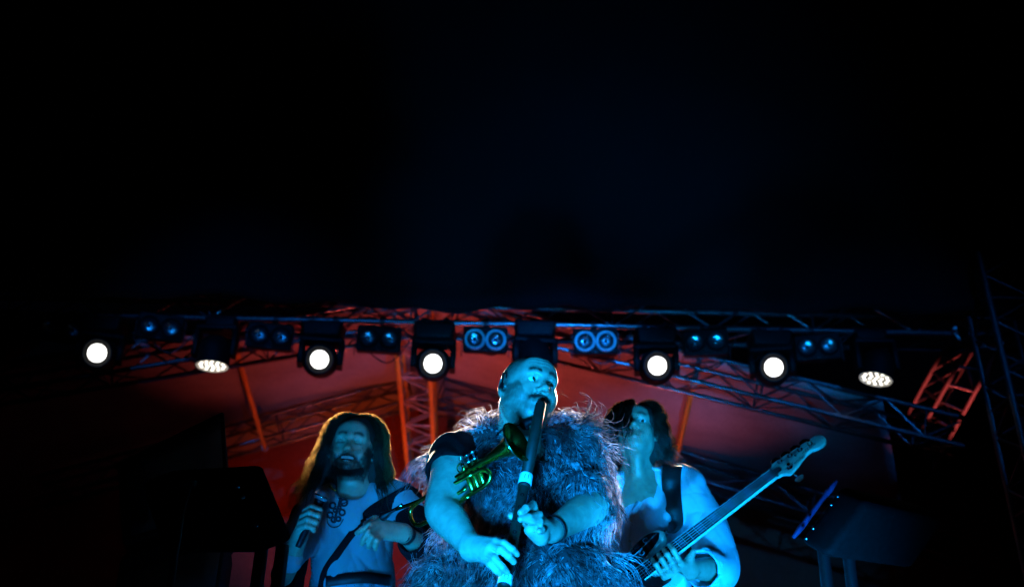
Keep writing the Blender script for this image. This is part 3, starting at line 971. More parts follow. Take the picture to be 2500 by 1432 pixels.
def grow_head(F, H, o):
    """blend a head into field F. o: options"""
    R = np.array(H.to_3x3().normalized()); s = H.to_scale().x
    def p(x, y, z): return H @ Vector((x, y, z))
    def E(c, r, k=0.012, sub=False, rot=None):
        F.ell(p(*c), np.array(r) * s, R if rot is None else R @ np.array(rot), k * s, sub)
    def C(a, b, ra, rb=None, k=0.01, sub=False):
        F.cap(p(*a), p(*b), ra * s, (ra if rb is None else rb) * s, k * s, sub)
    fat = o.get('fat', 0.0)
    E((0, -0.018, 0.030), (0.0765, 0.098, 0.086))
    E((0, 0.018, -0.010), (0.068 + fat * 0.6, 0.074, 0.088), 0.03)
    E((0, 0.022, -0.062), (0.056 + fat, 0.062, 0.052), 0.03)
    E((0, 0.052, -0.092), (0.030 + fat * 0.6, 0.030, 0.024), 0.03)          # chin
    for q in (-1, 1):
        E((q * 0.040, 0.052, -0.036), (0.026 + fat * 0.35, 0.024, 0.026), 0.025)   # cheeks
        E((q * 0.052, -0.002, -0.060), (0.016 + fat, 0.030, 0.028), 0.03)         # jaw angle
        C((q * 0.008, 0.089, 0.019), (q * 0.046, 0.070, 0.021), 0.0105, 0.010, 0.018)   # brow ridge
    E((0, 0.065, 0.048), (0.050, 0.026, 0.034), 0.03)                          # forehead
    for q in (-1, 1):                                                          # sockets
        E((q * 0.0315, 0.096, 0.0005), (0.0200, 0.0175, 0.0140), 0.008, True)
    br = o.get('smile', 0)
    for q in (-1, 1):                                                          # lids
        if o.get('closed'):
            E((q * 0.0315, 0.0715, -0.001), (0.0175, 0.0145, 0.0125), 0.006)
            C((q * 0.018, 0.0855, -0.0035), (q * 0.031, 0.0895, -0.0065), 0.0030, k=0.002, sub=True)
            C((q * 0.031, 0.0895, -0.0065), (q * 0.047, 0.0805, -0.0035), 0.0030, k=0.002, sub=True)
            C((q * 0.020, 0.082, -0.012), (q * 0.044, 0.0785, -0.013), 0.0045, k=0.007)
        else:
            C((q * 0.0165, 0.0790, 0.004), (q * 0.031, 0.0865, 0.0125), 0.0032, k=0.004)
            C((q * 0.031, 0.0865, 0.0125), (q * 0.0485, 0.0735, 0.003), 0.0032, k=0.004)
            C((q * 0.0165, 0.0785, -0.004), (q * 0.031, 0.0830, -0.0112), 0.0030, k=0.004)
            C((q * 0.031, 0.0830, -0.0112), (q * 0.0485, 0.0725, -0.003), 0.0030, k=0.004)
            C((q * 0.018, 0.081, -0.017), (q * 0.042, 0.073, -0.018), 0.004, k=0.010)   # bag
    nl = o.get('nose', 1.0)
    C((0, 0.083, 0.010), (0, 0.083 + 0.026 * nl, -0.030), 0.0085, 0.0115, 0.012)
    E((0, 0.084 + 0.026 * nl, -0.033), (0.0135, 0.0115, 0.0105), 0.007)
    for q in (-1, 1):
        E((q * 0.0135, 0.096, -0.037), (0.0085, 0.0115, 0.0085), 0.006)
    for q in (-1, 1):
        E((q * 0.0068, 0.103, -0.045), (0.0038, 0.0055, 0.0042), 0.003, True)
    E((0, 0.072, -0.062), (0.034, 0.020, 0.022), 0.015)                        # muzzle
    if o.get('smile'):
        E((0, 0.096, -0.0650), (0.034, 0.026, 0.0125), 0.005, True)           # open mouth
        for q in (-1, 1):
            C((0, 0.0945, -0.0525), (q * 0.036, 0.0750, -0.0485), 0.0040, 0.0035, 0.004)
            C((0, 0.0925, -0.0825), (q * 0.019, 0.0870, -0.0755), 0.0050, 0.0045, 0.004)
            C((q * 0.019, 0.0870, -0.0755), (q * 0.036, 0.0750, -0.0500), 0.0045, 0.0035, 0.004)
            E((q * 0.043, 0.066, -0.044), (0.018, 0.018, 0.016), 0.014)        # lifted cheeks
            C((q * 0.020, 0.090, -0.040), (q * 0.036, 0.080, -0.064), 0.0022, k=0.008, sub=True)
    elif o.get('blow'):
        E((0, 0.090, -0.066), (0.017, 0.014, 0.015), 0.008)
        E((0, 0.106, -0.066), (0.009, 0.010, 0.006), 0.004, True)
        for q in (-1, 1):
            C((q * 0.021, 0.088, -0.040), (q * 0.034, 0.074, -0.068), 0.002, k=0.008, sub=True)
    else:
        for q in (-1, 1):
            C((0, 0.0935, -0.0605), (q * 0.023, 0.0800, -0.0660), 0.0052, 0.003, 0.004)
            C((0, 0.0925, -0.0735), (q * 0.022, 0.0800, -0.0685), 0.0064, 0.003, 0.004)
            C((0, 0.0985, -0.0672), (q * 0.023, 0.0835, -0.0676), 0.0014, k=0.002, sub=True)
            C((q * 0.021, 0.088, -0.040), (q * 0.032, 0.076, -0.066), 0.0016, k=0.008, sub=True)
    for q in (-1, 1):                                                          # ears
        rot = np.array(Matrix.Rotation(q * rad(-30), 3, 'Z')) @ np.array(Matrix.Rotation(rad(12), 3, 'X'))
        E((q * 0.0850, -0.016, -0.006), (0.0075, 0.0195, 0.0325), 0.005, rot=rot)
        E((q * 0.0915, -0.007, -0.004), (0.0045, 0.0115, 0.0195), 0.004, True, rot=rot)
        E((q * 0.080, -0.006, -0.034), (0.007, 0.009, 0.010), 0.006)
        E((q * 0.081, 0.004, -0.008), (0.0045, 0.0045, 0.008), 0.004)

def head_colors(V, H, o, base):
    inv = np.array(H.inverted())
    L = V @ inv[:3, :3].T + inv[:3, 3]
    x, y, z = np.abs(L[:, 0]), L[:, 1], L[:, 2]
    col = np.tile(base, (len(V), 1))
    near = (np.sqrt((L ** 2).sum(1)) < 0.19) & (z > -0.16)
    def sm(a, b, v): return np.clip((v - a) / (b - a), 0, 1)
    nzz = sines(L, 14, 260, 3) * 0.5
    nz2 = sines(L, 14, 90, 5) * 0.5
    def blend(mask, c, amt):
        w = (mask * near * amt)[:, None]
        return col * (1 - w) + np.array(c) * w
    # redder nose, cheeks, ears
    col = blend(np.exp(-((x - 0.038) ** 2 + (z + 0.03) ** 2) / 0.0005) * (y > 0.02), base * np.array([1.05, 0.78, 0.74]), 0.7)
    col = blend(sm(0.076, 0.086, x), base * np.array([1.05, 0.75, 0.7]), 0.7)
    lip = np.exp(-((z + 0.067) / 0.010) ** 4) * (x < 0.025) * (y > 0.075)
    col = blend(lip, base * np.array([0.95, 0.55, 0.52]), 0.8)
    hairc = np.array(o.get('hair', (0.02, 0.015, 0.01)))
    if o.get('closed'):
        lash = np.exp(-((z + 0.0062 - 0.0035 * ((x - 0.031) / 0.014) ** 2) / 0.0022) ** 2) * sm(0.015, 0.019, x) * (1 - sm(0.045, 0.049, x)) * (y > 0.05)
        col = blend(lash, hairc, 0.85)
    # eyebrows
    bz = 0.0262 + 0.006 * np.exp(-((x - 0.030) / 0.014) ** 2)
    brow = np.exp(-((z - bz) / 0.0058) ** 2) * sm(0.010, 0.014, x) * (1 - sm(0.044, 0.052, x)) * (y > 0.04)
    col = blend(np.clip(brow * (1.25 + nzz * 0.6), 0, 1), hairc, o.get('brow', 0.85))
    # beard / stubble
    edge = -0.050 - 0.030 * np.clip((0.05 - x) / 0.05, 0, 1) + 0.045 * sm(0.050, 0.066, x)
    beard = sm(0.006, -0.008, z - edge + nz2 * 0.006) * (y > -0.015) * sm(-0.128, -0.112, z)
    beard *= 1 - np.exp(-((z + 0.079) ** 2 / 0.00006 + x ** 2 / 0.0006)) * 0.6
    must = np.exp(-((z + 0.053 + 0.25 * np.clip(x - 0.006, 0, 1)) / 0.0080) ** 2) * (1 - sm(0.034, 0.042, x)) * (y > 0.055)
    col = blend(np.clip(beard * (1 + nzz * 0.6), 0, 1), hairc, o.get('beard', 0.0))
    col = blend(np.clip(must * (1.3 + nzz * 0.5), 0, 1), hairc, o.get('moust', o.get('beard', 0.0)))
    if o.get('crop'):
        hl = 0.072 - 0.050 * sm(0.040, 0.068, x) - 0.02 * sm(0.02, -0.04, y)
        scalp = sm(-0.012, 0.016, z - hl + nz2 * 0.004) * sm(0.072, 0.030, y)
        side = sm(0.035, 0.005, y) * sm(-0.035, -0.01, z)
        col = blend(np.clip(np.maximum(scalp, side), 0, 1) * np.clip(0.85 + nzz * 0.5, 0, 1), hairc, o['crop'])
    if o.get('smile'):
        inside = np.exp(-((z + 0.0665) / 0.0095) ** 4) * (x < 0.026) * (y < 0.086) * (y > 0.05)
        col = blend(inside, (0.05, 0.01, 0.01), 1.0)
    return col

def eyes(H, parent, gaze, o):
    s = H.to_scale().x
    if o.get('closed'): return
    g = Vector(gaze).normalized()
    r = 0.0140 * s
    V, Fq = lathe_arr([(r * math.sin(a), r * math.cos(a)) for a in np.linspace(0.001, math.pi - 0.001, 23)], 24)
    for q in (-1, 1):
        c = H @ Vector((q * 0.031, 0.0735, 0.0))
        Rm = np.array(basis(g))
        W = V @ Rm.T + np.array(c)
        e = mesh_obj('eyeball', W, Fq, M['eye_white'], parent)
        e.data.materials.append(M['iris']); e.data.materials.append(M['pupil'])
        ring = np.repeat(np.arange(22), 24)
        mi = np.where(ring < 1, 2, np.where(ring < 4, 1, 0)).astype(np.int32)
        if len(e.data.polygons) == len(mi):
            e.data.polygons.foreach_set('material_index', mi)

def body_mesh(F, h, parent, H, o, base, name='body'):
    warp = None
    if o.get('wrinkles'):
        inv = np.array(H.inverted())
        def warp(p):
            L = p @ inv[:3, :3].T + inv[:3, 3]
            m = np.exp(-((L[:, 2] - 0.058) / 0.019) ** 4) * np.exp(-(L[:, 0] / 0.045) ** 4) * (L[:, 1] > 0.03)
            return 0.0011 * m * np.cos(6.283 * (L[:, 2] + 0.10 * np.abs(L[:, 0]) + 0.0016 * np.sin(L[:, 0] * 120)) / 0.0115)
    V, Q = surface(F, h, warp)
    cols = head_colors(V, H, o, base)
    ob = mesh_obj(name, V, Q, M['skin'], parent)
    if len(ob.data.vertices) == len(cols):
        put_colors(ob.data, cols)
    return ob

def hit(F, px, py, y0=1.5, y1=6.0, off=0.0):
    """first point of a body or garment met at photograph pixel (px, py), lifted `off` towards the viewer"""
    a, b = np.array(P(px, py, y0)), np.array(P(px, py, y1))
    ts = np.linspace(0, 1, 1400)
    d = F(a + (b - a) * ts[:, None])
    i = np.argmax(d < 0)
    if d[i] >= 0: return None
    q = a + (b - a) * ts[i]
    n = (a - b) / np.linalg.norm(b - a)
    return Vector(q + n * off)

# ------------------------------------------------------------------ strands (fur and hair) as thin three-sided tubes
def strand_mesh(name, PTS, R0, material, parent, taper=0.25, tone=None):
    """PTS (n, s, 3) strand centre lines, R0 (n,) root radius"""
    n, s, _ = PTS.shape
    T = np.gradient(PTS, axis=1)
    T /= np.linalg.norm(T, axis=2, keepdims=True) + 1e-12
    ref = np.array([0.37, 0.61, 0.70])
    A = np.cross(T, ref); A /= np.linalg.norm(A, axis=2, keepdims=True) + 1e-12
    Bv = np.cross(T, A)
    u = np.linspace(0, 1, s)
    rr = (1 - (1 - taper) * u ** 1.5)[None, :, None] * R0[:, None, None]
    ring = []
    for k in range(3):
        a = 2.0944 * k
        ring.append(PTS + rr * (math.cos(a) * A + math.sin(a) * Bv))
    V = np.stack(ring, 2).reshape(-1, 3)
    base = (np.arange(n) * s * 3)[:, None, None, None]
    i = (np.arange(s - 1) * 3)[None, :, None, None]
    k = np.arange(2)[None, None, :, None]      # open V section: light from behind glows through
    k2 = k + 1
    F = np.concatenate([base + i + k, base + i + k2, base + i + 3 + k2, base + i + 3 + k], -1).reshape(-1, 4)
    ob = mesh_obj(name, V, F, material, parent)
    if tone is None: tone = np.random.default_rng(n).uniform(0.6, 1.3, n)
    if len(ob.data.vertices) == n * s * 3:
        put_colors(ob.data, np.repeat(tone, s * 3)[:, None] * np.ones(3))
    return ob

def sample_surface(V, Q, n, rng):
    a, b, c, d = (V[Q[:, i]] for i in range(4))
    nr = np.cross(c - a, d - b)
    ar = np.linalg.norm(nr, axis=1) + 1e-12
    nr = nr / ar[:, None]
    f = rng.choice(len(Q), n, p=ar / ar.sum())
    u = rng.random((n, 1)); w = rng.random((n, 1))
    p = (1 - u) * (1 - w) * a[f] + u * (1 - w) * b[f] + u * w * c[f] + (1 - u) * w * d[f]
    return p, nr[f]

def fur_mat(name, c0, c1, rough=0.55, trans=0.5):
    m, nt, b = nodemat(name)
    N, L = nt.nodes, nt.links
    tc = N.new('ShaderNodeTexCoord')
    nz = N.new('ShaderNodeTexNoise'); nz.inputs['Scale'].default_value = 55; nz.inputs['Detail'].default_value = 4
    L.new(tc.outputs['Object'], nz.inputs['Vector'])
    mx = N.new('ShaderNodeMix'); mx.data_type = 'RGBA'
    mx.inputs[6].default_value = (*c0, 1); mx.inputs[7].default_value = (*c1, 1)
    mr = N.new('ShaderNodeMapRange'); mr.inputs['From Min'].default_value = 0.35; mr.inputs['From Max'].default_value = 0.65
    L.new(nz.outputs['Fac'], mr.inputs['Value']); L.new(mr.outputs['Result'], mx.inputs[0])
    at = N.new('ShaderNodeAttribute'); at.attribute_name = 'Col'
    m2 = N.new('ShaderNodeMix'); m2.data_type = 'RGBA'; m2.blend_type = 'MULTIPLY'; m2.inputs[0].default_value = 1.0
    L.new(mx.outputs[2], m2.inputs[6]); L.new(at.outputs['Color'], m2.inputs[7]); mx = m2
    L.new(mx.outputs[2], b.inputs['Base Color'])
    b.inputs['Roughness'].default_value = rough
    b.inputs['Specular IOR Level'].default_value = 0.6
    tr = N.new('ShaderNodeBsdfTranslucent'); L.new(mx.outputs[2], tr.inputs['Color'])
    ms = N.new('ShaderNodeMixShader'); ms.inputs[0].default_value = trans
    L.new(b.outputs[0], ms.inputs[1]); L.new(tr.outputs[0], ms.inputs[2])
    L.new(ms.outputs[0], N['Material Output'].inputs['Surface'])
    return m

def combed(roots, nrm, rng, length, steps, comb, lift, curl, clump_n, clump_r, wav=0.0, droop=0.25):
    """strand centre lines: leave along the normal, then follow the comb direction, gathered into locks"""
    n = len(roots)
    cid = rng.integers(0, clump_n, n)
    cidx = rng.choice(n, clump_n)
    from_c = roots[cidx]
    # nearest clump centre
    best = np.empty(n, int)
    for s in range(0, n, 4000):
        d = ((roots[s:s + 4000, None, :] - from_c[None]) ** 2).sum(2)
        best[s:s + 4000] = d.argmin(1)
    cr = cidx[best]
    ln = length * (0.65 + 0.6 * rng.random(n)) * (0.6 + 0.8 * rng.random(clump_n))[best]
    cdir = comb + rng.normal(size=(clump_n, 3))[best] * curl + rng.normal(size=(n, 3)) * curl * 0.25
    cdir -= nrm * (cdir * nrm).sum(1, keepdims=True) * 0.85
    cdir /= np.linalg.norm(cdir, axis=1, keepdims=True) + 1e-9
    ctip = roots[cr]
    pts = np.zeros((n, steps, 3))
    ph = rng.uniform(0, 6.28, clump_n)[best]; fr = rng.uniform(0.8, 1.6, clump_n)[best]
    side = np.cross(cdir, nrm)
    for i in range(steps):
        u = i / (steps - 1)
        p = roots + nrm * (lift * ln * (1 - (1 - u) ** 2) * 1.0)[:, None] + cdir * (ln * (u ** 1.25))[:, None]
        p = p + side * (np.sin(ph + u * 6.5 * fr) * wav * ln * u ** 0.8)[:, None] + nrm * (np.cos(ph + u * 7.0 * fr) * wav * 0.55 * ln * u)[:, None] + np.array([0, 0, -1.0]) * (droop * ln * u ** 2.2)[:, None]
        g = clump_r * u
        pts[:, i] = p + (ctip - roots) * g
    tone = (0.25 + 1.9 * rng.random(clump_n) ** 1.6)[best] * rng.uniform(0.6, 1.3, n)
    return pts, tone

# ------------------------------------------------------------------ flute player in the shaggy coat
M['fur'] = fur_mat('shaggy_grey_fur', (0.010, 0.009, 0.012), (0.40, 0.37, 0.40))
M['fur_skin'] = mat('fur_backing', (0.02, 0.02, 0.022), 0.9, 0, 0.3, 30)
M['tee'] = mat('black_cotton', (0.0025, 0.0025, 0.003), 0.95, 0, 0.2, 40, 0.3, 300, spec=0.08)
M['trousers'] = mat('dark_trousers', (0.015, 0.015, 0.018), 0.85, 0, 0.2, 40, 0.3, 200)
M['shoe'] = mat('black_leather_shoe', (0.01, 0.01, 0.01), 0.4, 0, 0.2, 40)
M['flute_wood'] = mat('black_flute_tube', (0.008, 0.012, 0.008), 0.55, 0, 0.3, 30, spec=0.25)
M['flute_ring'] = mat('white_flute_collar', (0.75, 0.75, 0.75), 0.5, 0, 0.08, 40)
M['brass'] = mat('lacquered_brass', (0.62, 0.46, 0.08), 0.22, 1.0, 0.25, 14)
M['silver'] = mat('silver_plate', (0.8, 0.8, 0.8), 0.2, 1.0, 0.1, 20)
M['leather'] = mat('black_leather_strap', (0.0035, 0.0035, 0.0035), 0.6, 0, 0.3, 40, 0.3, 120)

def legs(parent, hip, floor_z, spread=0.11, turn=0.0):
    """trousered legs and shoes from the hip down to the deck"""
    F = Field()
    hip = Vector(hip)
    F.ell(hip, (0.175, 0.125, 0.13), k=0.05)
    feet = []
    for s in (-1, 1):
        kx = hip + Vector((s * spread, -0.02, -(hip.z - floor_z) * 0.46))
        an = Vector((hip.x + s * (spread + 0.03), hip.y + 0.02, floor_z + 0.09))
        F.cap(hip + Vector((s * 0.09, 0, -0.02)), kx, 0.095, 0.066, 0.05)
        F.cap(kx, an, 0.068, 0.055, 0.03)
        feet.append(an)
    V, Q = surface(F, 0.014)
    mesh_obj('trousers', V, Q, M['trousers'], parent)
    for an in feet:
        G = Field()
        G.cap(an + Vector((0, 0.03, -0.045)), an + Vector((0, -0.15, -0.055)), 0.043, 0.036, 0.02)
        G.cap(an, an + Vector((0, 0.02, -0.04)), 0.045, 0.045, 0.02)
        G.half((0, 0, floor_z + 0.002), (0, 0, -1), 0.004)
        V, Q = surface(G, 0.010)
        mesh_obj('shoe', V, Q, M['shoe'], parent)

def finger(F, pts, r0, r1, k=0.006):
    n = len(pts)
    F.chain(pts, [r0 + (r1 - r0) * i / (n - 1) for i in range(n)], k)

def nail(parent, tip, back, up, w=0.0062):
    """fingernail plate on top of a fingertip"""
    tip, back, up = Vector(tip), Vector(back), Vector(up)
    d = (tip - back).normalized(); up = (up - d * up.dot(d)).normalized(); sd = d.cross(up)
    V = []; n = 5
    for i in range(4):
        for j in range(n):
            u = (j / (n - 1) - 0.5) * 2
            V.append(tip + d * (-0.009 + 0.0035 * i) + sd * (w * 0.86 * u) + up * (0.0075 - 0.0032 * u * u - 0.0006 * (i == 3) - 0.0005 * (i == 0)))
    idx = np.arange(4 * n).reshape(4, n)
    Fq = np.stack([idx[:-1, :-1], idx[1:, :-1], idx[1:, 1:], idx[:-1, 1:]], -1).reshape(-1, 4)
    mesh_obj('fingernail', np.array([tuple(v) for v in V]), Fq, M['nail'], parent)

def flute_player():
    Hc = P(1289, 955, 2.83)
    H = head_matrix(Hc, rad(28), rad(1), rad(-7), 1.02)
    root = thing('person', 'shaved-headed person in a shaggy fur coat blowing a long black flute', 'person', (Hc.x, 2.9, STAGE_Z + 0.001), 'musicians on the stage')
    o = dict(fat=0.007, blow=True, wrinkles=True, beard=0.62, moust=1.0, crop=0.75, brow=1.0, hair=(0.02, 0.014, 0.011), nose=1.0)
    F = Field()
    grow_head(F, H, o)
    nb = P(1264, 1085, 2.92)
    F.cap(H @ Vector((0, -0.028, -0.055)), nb, 0.066, 0.072, 0.035)
    F.cap(H @ Vector((0, 0.030, -0.090)), nb + Vector((0.01, -0.055, -0.01)), 0.035, 0.045, 0.03)
    shR, shL = P(1112, 1118, 2.90), P(1414, 1134, 2.98)
    # torso
    F.cap(shR.lerp(shL, 0.22) + Vector((0, 0.05, -0.02)), shR.lerp(shL, 0.78) + Vector((0, 0.04, -0.02)), 0.080, None, 0.05)
    ch, be, hip = P(1268, 1240, 3.0), P(1272, 1420, 3.0), P(1275, 1560, 3.0)
    F.cap(ch, be, 0.150, 0.160, 0.06)
    F.cap(be, hip, 0.160, 0.150, 0.06)
    # arm whose hand is low on the flute
    elR, wrR = P(1081, 1246, 2.70), P(1150, 1334, 2.545)
    F.limb([(shR, 0.070), (shR.lerp(elR, 0.4) + Vector((0.004, -0.006, 0)), 0.064), (shR.lerp(elR, 0.75), 0.056), (elR, 0.049), (elR.lerp(wrR, 0.3), 0.047), (elR.lerp(wrR, 0.7), 0.036), (wrR, 0.028)])
    kn = [P(1210, 1321, 2.475), P(1199, 1334, 2.47), P(1190, 1348, 2.475), P(1182, 1362, 2.485)]
    for i, q in enumerate(kn):
        F.cap(wrR + Vector((0, 0, 0.012 - 0.009 * i)), q, 0.021, 0.0105, 0.016)
    F.cap(wrR, (kn[1] + kn[2]) / 2 + Vector((0, 0.008, 0)), 0.026, 0.014, 0.014)
    fs = [[kn[0], P(1230, 1326, 2.452), P(1250, 1340, 2.455), P(1262, 1351, 2.468)],
          [kn[1], P(1222, 1341, 2.445), P(1242, 1357, 2.45), P(1254, 1370, 2.462)],
          [kn[2], P(1208, 1363, 2.45), P(1226, 1383, 2.452), P(1237, 1395, 2.462)],
          [kn[3], P(1197, 1376, 2.462), P(1210, 1390, 2.462), P(1220, 1399, 2.47)]]
    for i, f in enumerate(fs):
        finger(F, f, 0.0104 - 0.0006 * (i == 3), 0.0082 - 0.0007 * (i == 3))
    thR = [wrR.lerp(kn[0], 0.35) + Vector((0.01, 0.012, -0.004)), P(1212, 1352, 2.52), P(1234, 1362, 2.535)]
    finger(F, thR, 0.014, 0.0095, 0.01)
    # other arm, forearm crossing from under the coat
    elL, wrL = P(1446, 1232, 2.86), P(1345, 1296, 2.64)
    F.limb([(shL, 0.066), (shL.lerp(elL, 0.5), 0.058), (elL, 0.050), (elL.lerp(wrL, 0.3), 0.047), (elL.lerp(wrL, 0.7), 0.037), (wrL, 0.029)])
    pc = P(1313, 1292, 2.575)
    F.cap(wrL, pc, 0.027, 0.024, 0.012)
    F.cap(P(1320, 1312, 2.585), P(1296, 1292, 2.56), 0.021, 0.018, 0.012)     # heel of the hand and thumb ball
    F.cap(wrL, P(1322, 1272, 2.565), 0.024, 0.015, 0.012)
    F.cap(P(1318, 1300, 2.58), P(1312, 1262, 2.56), 0.020, 0.014, 0.012)
    fl_ = [[P(1311, 1258, 2.565), P(1301, 1231, 2.545), P(1284, 1240, 2.50), P(1271, 1250, 2.487)],
           [P(1318, 1266, 2.565), P(1316, 1256, 2.53), P(1292, 1262, 2.495), P(1271, 1266, 2.482)],
           [P(1322, 1277, 2.565), P(1317, 1272, 2.525), P(1298, 1271, 2.503), P(1284, 1268, 2.49)],
           [P(1322, 1290, 2.565), P(1322, 1293, 2.53), P(1316, 1296, 2.515)]]
    for i, f in enumerate(fl_):
        finger(F, f, 0.0106, 0.0086 - 0.0006 * (i == 3))
    finger(F, [P(1300, 1284, 2.57), P(1270, 1266, 2.60), P(1248, 1258, 2.585)], 0.014, 0.0098, 0.01)   # thumb behind
    body = body_mesh(F, 0.0037, root, H, o, SKIN)
    eyes(H, root, H.to_3x3().normalized() @ Vector((-0.34, 1.0, 0.04)), o)
    for f in fs: nail(root, f[3], f[2], (-0.15, -0.85, 0.45))
    nail(root, fl_[0][3], fl_[0][2], (0.2, -0.9, 0.2)); nail(root, fl_[1][3], fl_[1][2], (0.2, -0.9, 0.2))
    legs(root, (Hc.x, 2.98, STAGE_Z + 0.92), STAGE_Z + 0.001)
    # T-shirt sleeve
    G = Field()
    G.limb([(shR + Vector((0.0, 0.01, 0.006)), 0.080), (shR.lerp(elR, 0.2), 0.078), (shR.lerp(elR, 0.40), 0.074)])
    G.half(shR.lerp(elR, 0.36), elR - shR, 0.004)
    G.cap(shR.lerp(elR, 0.16), shR.lerp(elR, 0.6), 0.066, 0.068, 0.004, sub=True)
    V, Q = surface(G, 0.006, lambda p: 0.003 * np.sin(p[:, 2] * 90 + 3 * np.sin(p[:, 0] * 40)))
    mesh_obj('shirt_sleeve', V, Q, M['tee'], root)
    # coat
    K = Field()
    K.cap(P(1138, 1116, 2.95), P(1404, 1120, 2.99), 0.080, 0.086, 0.06)
    K.cap(P(1262, 1190, 2.97), P(1264, 1330, 2.975), 0.166, 0.160, 0.06)
    K.cap(P(1264, 1330, 2.975), P(1270, 1560, 2.98), 0.160, 0.185, 0.06)
    K.cap(P(1404, 1130, 2.96), P(1432, 1215, 2.89), 0.084, 0.076, 0.04)
    K.cap(P(1425, 1190, 2.94), P(1442, 1290, 2.96), 0.062, 0.040, 0.03)
    K.cap(P(1420, 1400, 2.84), P(1462, 1440, 2.84), 0.065, 0.070, 0.04)
    K.cap(P(1470, 1405, 2.95), P(1505, 1500, 2.95), 0.04, 0.06, 0.05)
    K.cap(P(1165, 1200, 3.0), P(1125, 1470, 3.0), 0.050, 0.055, 0.05)
    K.cap(P(1072, 1400, 3.02), P(1050, 1480, 3.02), 0.035, 0.04, 0.04)
    # collar ring
    K.cap(P(1185, 1070, 2.97), P(1215, 1050, 3.01), 0.045, 0.045, 0.05)
    K.cap(P(1375, 1075, 2.97), P(1340, 1055, 3.01), 0.045, 0.04, 0.05)
    K.cap(H @ Vector((0, -0.01, -0.06)), nb + Vector((0.018, -0.05, -0.02)), 0.074, 0.080, 0.02, sub=True)   # neck opening
    K.cap(nb + Vector((0.0, 0.0, 0.0)), nb + Vector((0.02, -0.25, -0.02)), 0.060, 0.050, 0.02, sub=True)
    V, Q = surface(K, 0.011, lambda p: 0.018 * sines(p, 8, 24, 9))
    coat = mesh_obj('fur_coat', V, Q, M['fur_skin'], root)
    rng = np.random.default_rng(5)
    n = 21000
    p, nr = sample_surface(V, Q, n, rng)
    hc = np.array(Hc); 
    keep = (p[:, 2] > P(1270, 1560, 2.8).z)
    # the bare neck and chest opening stays free
    mh = np.array(H.inverted()); L = p @ mh[:3, :3].T + mh[:3, 3]
    keep &= ~((np.abs(L[:, 0]) < 0.07) & (L[:, 1] > -0.02) & (L[:, 2] > -0.150))
    # fur on the hidden back is thinned
    keep &= (nr[:, 1] < 0.55) | (rng.random(len(p)) < 0.35)
    p, nr = p[keep], nr[keep]
    comb = np.tile(np.array([0.0, -0.05, -1.0]), (len(p), 1))
    cx = float(P(1268, 1200, 2.9).x)
    comb[:, 0] += np.clip((p[:, 0] - cx) * 1.6, -0.5, 0.5)
    sw = np.stack([sines(p, 6, 14, 31), sines(p, 6, 14, 32) * 0.3, sines(p, 6, 14, 33)], 1)
    comb += sw * 0.5
    top = np.clip((p[:, 2] - P(1268, 1100, 2.9).z) / 0.05, 0, 1)[:, None]
    out = nr * 1.0 + np.array([0, 0, 0.5])
    comb = comb * (1 - top * 0.55) + out * top * 0.55
    pts, tone = combed(p, nr, rng, 0.095, 10, comb, 0.18, 0.38, 430, 0.88, 0.17, 0.30)
    R0 = 0.0009 + 0.0013 * rng.random(len(p)) ** 2
    fo = strand_mesh('fur', pts, R0, M['fur'], coat, 0.25, tone)
    fo['kind'] = 'stuff'
    # in-ear monitor and headset microphone
    for q in (1,):
        e = H @ Vector((q * 0.088, -0.004, -0.010))
        V, Q = capped_sweep(bez([H @ Vector((q * 0.080, 0.004, 0.018)), H @ Vector((q * 0.083, 0.006, 0.030)), H @ Vector((q * 0.088, -0.008, 0.034)), H @ Vector((q * 0.089, -0.002, 0.010)), H @ Vector((q * 0.092, 0.004, -0.022))], 8), [0.0022] * 33, 8)
        mesh_obj('earpiece', V, Q, M['black'], root)
        E = Field(); E.ell(e, (0.006, 0.009, 0.011), k=0.004); E.cap(e, e + Vector((-0.004, 0.008, -0.012)), 0.006, 0.004, 0.004)
        V, Q = surface(E, 0.003); mesh_obj('earbud', V, Q, M['black'], root)
    V, Q = capped_sweep(bez([P(1212, 1062, 2.84), P(1230, 1046, 2.79), P(1262, 1038, 2.745), P(1290, 1030, 2.725)], 8), 0.0028, 8)
    mb = mesh_obj('headset_boom', V, Q, M['blackmetal'], root)
    E = Field(); E.cap(P(1275, 1035, 2.728), P(1296, 1028, 2.718), 0.009, 0.010, 0.004); E.cap(P(1282, 1042, 2.727), P(1288, 1045, 2.725), 0.010, 0.006, 0.006)
    V, Q = surface(E, 0.003); mesh_obj('headset_microphone', V, Q, M['black'], root)
    # bracelet
    dv = (wrL - elL).normalized()
    V, Q = lathe_arr([(0.0335, -0.006), (0.0375, -0.005), (0.0375, 0.005), (0.0335, 0.006), (0.0335, -0.006)], 24)
    Rm = np.array(basis(dv)); mesh_obj('bracelet', V @ Rm.T + np.array(wrL.lerp(elL, 0.06)), Q, M['leather'], root)
    return root, H

pl, H1 = flute_player()

